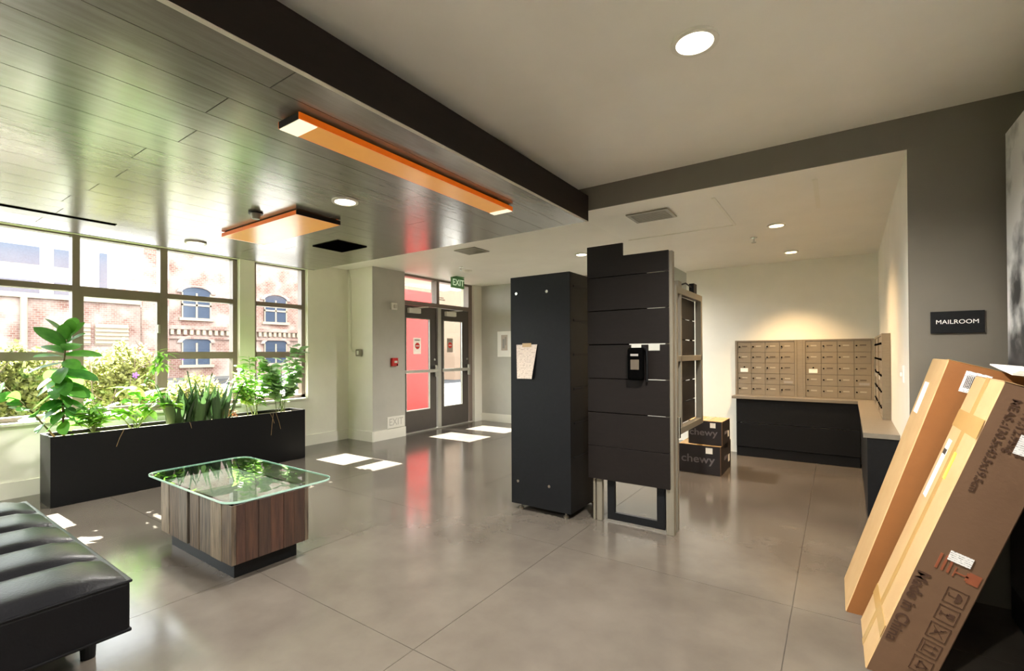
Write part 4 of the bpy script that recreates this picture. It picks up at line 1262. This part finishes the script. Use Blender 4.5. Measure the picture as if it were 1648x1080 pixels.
# small cartons by the partition -----------------------------------
def parcel(name, x0, x1, y0, y1, z0, z1, label, txt, rot=0.0):
    w, d, h = x1 - x0, y1 - y0, z1 - z0
    r = thing(name, ((x0 + x1) / 2, (y0 + y1) / 2, z0), label, 'box', 'black printed delivery boxes', rot=(0, 0, rot))
    X, Y = w / 2, d / 2
    obj('walls', B(-X, X, -Y, Y, 0, h - 0.004, bev=0.004, seg=1), TAPED, r, local=True)
    for (a, b) in ((-Y, -0.003), (0.003, Y)):
        obj('flap', B(-X, X, a, b, h - 0.004, h), CARD, r, local=True)
    obj('tape_strip', B(-0.03, 0.03, -Y - 0.001, Y + 0.001, h, h + 0.001), TAPE, r, local=True)
    for (sx, sy) in ((X, -Y), (-X, -Y), (X, Y), (-X, Y)):
        obj('worn_edge', B(sx - 0.005, sx + 0.001 * (1 if sx > 0 else -1) , sy - 0.001 if sy < 0 else sy - 0.004, sy + 0.004 if sy < 0 else sy + 0.001, 0, h - 0.004), CARDB, r, local=True)
    text_obj('logo', txt, h * 0.38, LOGOINK, r, (-0.02, -Y - 0.001, h * 0.5), (1, 0, 0), (0, 0, 1), local=True, sx=1.15, bold=0.0015)
    text_obj('side_logo', txt, h * 0.25, LOGOINK, r, (X + 0.001, 0, h * 0.5), (0, 1, 0), (0, 0, 1), local=True, bold=0.001)
    obj('shipping_label', B(X * 0.30, X * 0.62, -Y - 0.0015, -Y, h * 0.72, h * 0.92), PAPER, r, local=True)
    obj('side_label', B(X, X + 0.0015, Y * 0.45, Y * 0.75, h * 0.25, h * 0.5), PAPER, r, local=True)
    return r
parcel('delivery_box', -1.475, -1.035, 5.48, 6.06, 0, 0.318, 'larger black box with grey lettering on the mailroom floor', 'chewy')
parcel('delivery_box', -1.375, -1.02, 5.52, 5.90, 0.319, 0.585, 'smaller black box stacked on the larger lettered box', 'chewy', -0.03)

# big leaning cartons ------------------------------------------------
def carton(name, foot, lean, w, d, L, label, faces, group):
    """local: x = thickness (towards the wall), y = depth, z = long axis; rotated about y so it leans to +x"""
    r = thing(name, foot, label, 'box', group, rot=(0, lean, 0))
    mside, mfront = faces
    e = 0.003
    b = MB()
    b.box(0, w, 0, d, 0, L, bev=0.004, seg=1)
    o = obj('carton_walls', b, [mfront, mside], r, local=True)
    for p in o.data.polygons:
        p.material_index = 1 if p.normal.x < -0.7 else 0
    return r
# front carton: direction (0.328, 0.945)
la = math.atan2(0.328, 0.945)
W1, D1, L1 = 0.20, 0.44, 1.306
c1 = carton('leaning_carton', (0.092, 2.50, 0.0005), la, W1, D1, L1, 'front long cardboard carton printed Made in China leaning on the right wall', (CARD, CARDB), 'long cartons leaning on the right wall')  # front face coloured darker than the lamp-facing side, shade put into the colour
E1 = 0.0012
# tape on the narrow left face (x = 0)
obj('centre_tape', B(-0.001, 0, D1 * .5 - .03, D1 * .5 + .03, 0.0, L1), TAPE, c1, local=True)
obj('cross_tape', B(-0.0018, 0, 0.0, D1, 0.16, 0.215), TAPE, c1, local=True)
obj('cross_tape', B(-0.0018, 0, 0.0, D1, L1 - 0.24, L1 - 0.16), TAPE, c1, local=True)
obj('shipping_strip', B(-0.0025, 0, D1 * .72, D1 * .86, L1 - 0.58, L1 - 0.30), LABELP, c1, local=True)
obj('strip_mark', B(-0.003, -0.0025, D1 * .72, D1 * .86, L1 - 0.37, L1 - 0.345), INK, c1, local=True)
obj('yellow_sticker', B(-0.0024, 0, D1 * .36, D1 * .44, L1 - 0.45, L1 - 0.33), YELL, c1, local=True)
# print on the front face (y = 0), reading along the long axis downwards: text x-dir = -z, up = +x
def front_text(body, size, x, z, m=INKB, align='LEFT', bold=0.0, sx=1.0):
    return text_obj('print_line', body, size, m, c1, (x, -E1, z), (0, 0, -1), (1, 0, 0), align=align, local=True, extrude=0.0004, bold=bold, sx=sx)
front_text('Made in China', 0.058, 0.032, 0.50, bold=0.0012, sx=0.98)
front_text('MEAS.:130.5x43.5x19.5cm', 0.036, 0.052, 1.255, bold=0.0003)
front_text('N.W.:12.95kg', 0.036, 0.092, 1.255, bold=0.0003)
front_text('G.W.:14.85kg', 0.036, 0.130, 1.25, bold=0.0003)
front_text('QTY:1 pcs', 0.036, 0.166, 1.22, bold=0.0003)
# handling icons, each a framed pictogram
def icon(kind, zc, xc=0.145, s=0.032):
    m = MB(); t = 0.0022
    y0, y1 = -E1, 0.0
    def bx(a0, a1, b0, b1):            # a along reading (+ = down the carton), b along up (+x)
        m.box(xc + b0, xc + b1, y0, y1, zc - a1, zc - a0)
    S_ = s
    bx(-S_, S_, -S_, -S_ + t); bx(-S_, S_, S_ - t, S_); bx(-S_, -S_ + t, -S_, S_); bx(S_ - t, S_, -S_, S_)
    if kind == 'umbrella':
        pts = [(xc + 0.001 + 0.018 * math.sin(math.pi * k / 8), zc - 0.020 * math.cos(math.pi * k / 8)) for k in range(9)]
        m.prism(pts, 'y', y0, y1)
        bx(-0.0012, 0.0012, -0.022, 0.002); bx(-0.010, 0.0, -0.024, -0.0215)
    elif kind == 'glass':
        bx(-0.011, 0.011, 0.004, 0.022); bx(-0.0015, 0.0015, -0.018, 0.006); bx(-0.010, 0.010, -0.021, -0.018)
        bx(-0.007, 0.007, -0.001, 0.004)
    elif kind == 'hook':
        for sgn in (1, -1):
            m.prism([(xc - 0.02, zc - sgn * 0.02 - 0.002), (xc - 0.02, zc - sgn * 0.02 + 0.002), (xc + 0.02, zc + sgn * 0.02 + 0.002), (xc + 0.02, zc + sgn * 0.02 - 0.002)], 'y', y0, y1)
        bx(-0.006, 0.006, -0.012, -0.006); bx(-0.012, -0.008, 0.004, 0.014)
    elif kind == 'up':
        for a in (-0.012, 0.012):
            bx(a - 0.002, a + 0.002, -0.016, 0.012)
            m.prism([(xc + 0.010, zc - a - 0.008), (xc + 0.010, zc - a + 0.008), (xc + 0.024, zc - a)], 'y', y0, y1)
        bx(-0.022, 0.022, -0.022, -0.019)
    elif kind == 'recycle':
        for k in range(3):
            a = k * 2.094
            ca, sa = math.cos(a), math.sin(a)
            q = [(-0.016, -0.012), (0.010, -0.012), (0.010, -0.018), (0.018, -0.009), (0.010, -0.002), (0.010, -0.007), (-0.016, -0.007)]
            m.prism([(xc + (u * sa + v * ca), zc - (u * ca - v * sa)) for u, v in q], 'y', y0, y1)
    obj('handling_icon', m, INKB, c1, local=True)
icon('umbrella', 0.455); icon('glass', 0.375); icon('hook', 0.295); icon('up', 0.215); icon('recycle', 0.135)
gm = MB()
def gb2(a0, a1, b0, b1, zc=0.55, xc=0.15):
    gm.box(xc + b0, xc + b1, -E1, 0, zc - a1, zc - a0)
gb2(-0.022, 0.022, 0.0, 0.036); gb2(-0.003, 0.003, -0.038, 0.002); gb2(-0.02, 0.02, -0.042, -0.038); gb2(-0.016, 0.016, -0.006, 0.0)
obj('fragile_goblet', gm, INKR, c1, local=True)
for k in range(3):
    obj('rust_print', B(0.052 + k * 0.018, 0.060 + k * 0.018, -E1, 0, 0.535, 0.60), INKR, c1, local=True)
obj('barcode_label', B(0.075, 0.145, -0.002, 0, 0.585, 0.625), LABELP, c1, local=True)
obj('address_label', B(0.105, 0.17, -0.002, 0, 1.06, 1.135), LABELP, c1, local=True)
obj('end_flap_edge', B(0.0, W1, -0.0015, D1, L1 - 0.0005, L1 + 0.002), CARD, c1, local=True)

lb2 = math.atan2(0.297, 0.955)
W2, D2, L2 = 0.27, 0.43, 1.37
c2 = carton('leaning_carton', (0.03, 2.99, 0.0005), lb2, W2, D2, L2, 'rear long cardboard carton with orange front and 123 label', (CARD, CARDO), 'long cartons leaning on the right wall')
obj('number_label', B(0.075, 0.165, -0.002, 0, L2 - 0.13, L2 - 0.03), LABELP, c2, local=True)
text_obj('number', '123', 0.04, INK, c2, (0.145, -0.0022, L2 - 0.08), (0, 0, 1), (-1, 0, 0), local=True, extrude=0.0004, bold=0.001)
for k in range(6):
    obj('barcode_bar', B(0.085 + k * 0.0055, 0.0875 + k * 0.0055, -0.0026, -0.002, L2 - 0.11, L2 - 0.05), INK, c2, local=True)
obj('small_label', B(0.09, 0.14, -0.002, 0, 0.595, 0.65), LABELP, c2, local=True)
obj('side_label', B(-0.002, 0, 0.24, 0.36, L2 - 0.30, L2 - 0.13), PAPER, c2, local=True)
obj('end_tape', B(0.0, W2, 0.0, 0.05, L2, L2 + 0.0015), TAPE, c2, local=True)
# envelope resting on the cartons against the mural
en = thing('paper_envelope', (0.655, 2.95, 1.235), 'white paper envelope resting on top of the leaning cartons', 'paper', rot=(0.15, 0.10, 0.1))
obj('envelope_body', B(-0.05, 0.06, -0.10, 0.15, 0.02, 0.026), PAPER, en, local=True)
obj('envelope_flap', MB().prism([(-0.05, -0.10), (0.06, -0.10), (0.005, 0.0)], 'z', 0.0262, 0.0274), PAPERG, en, local=True)
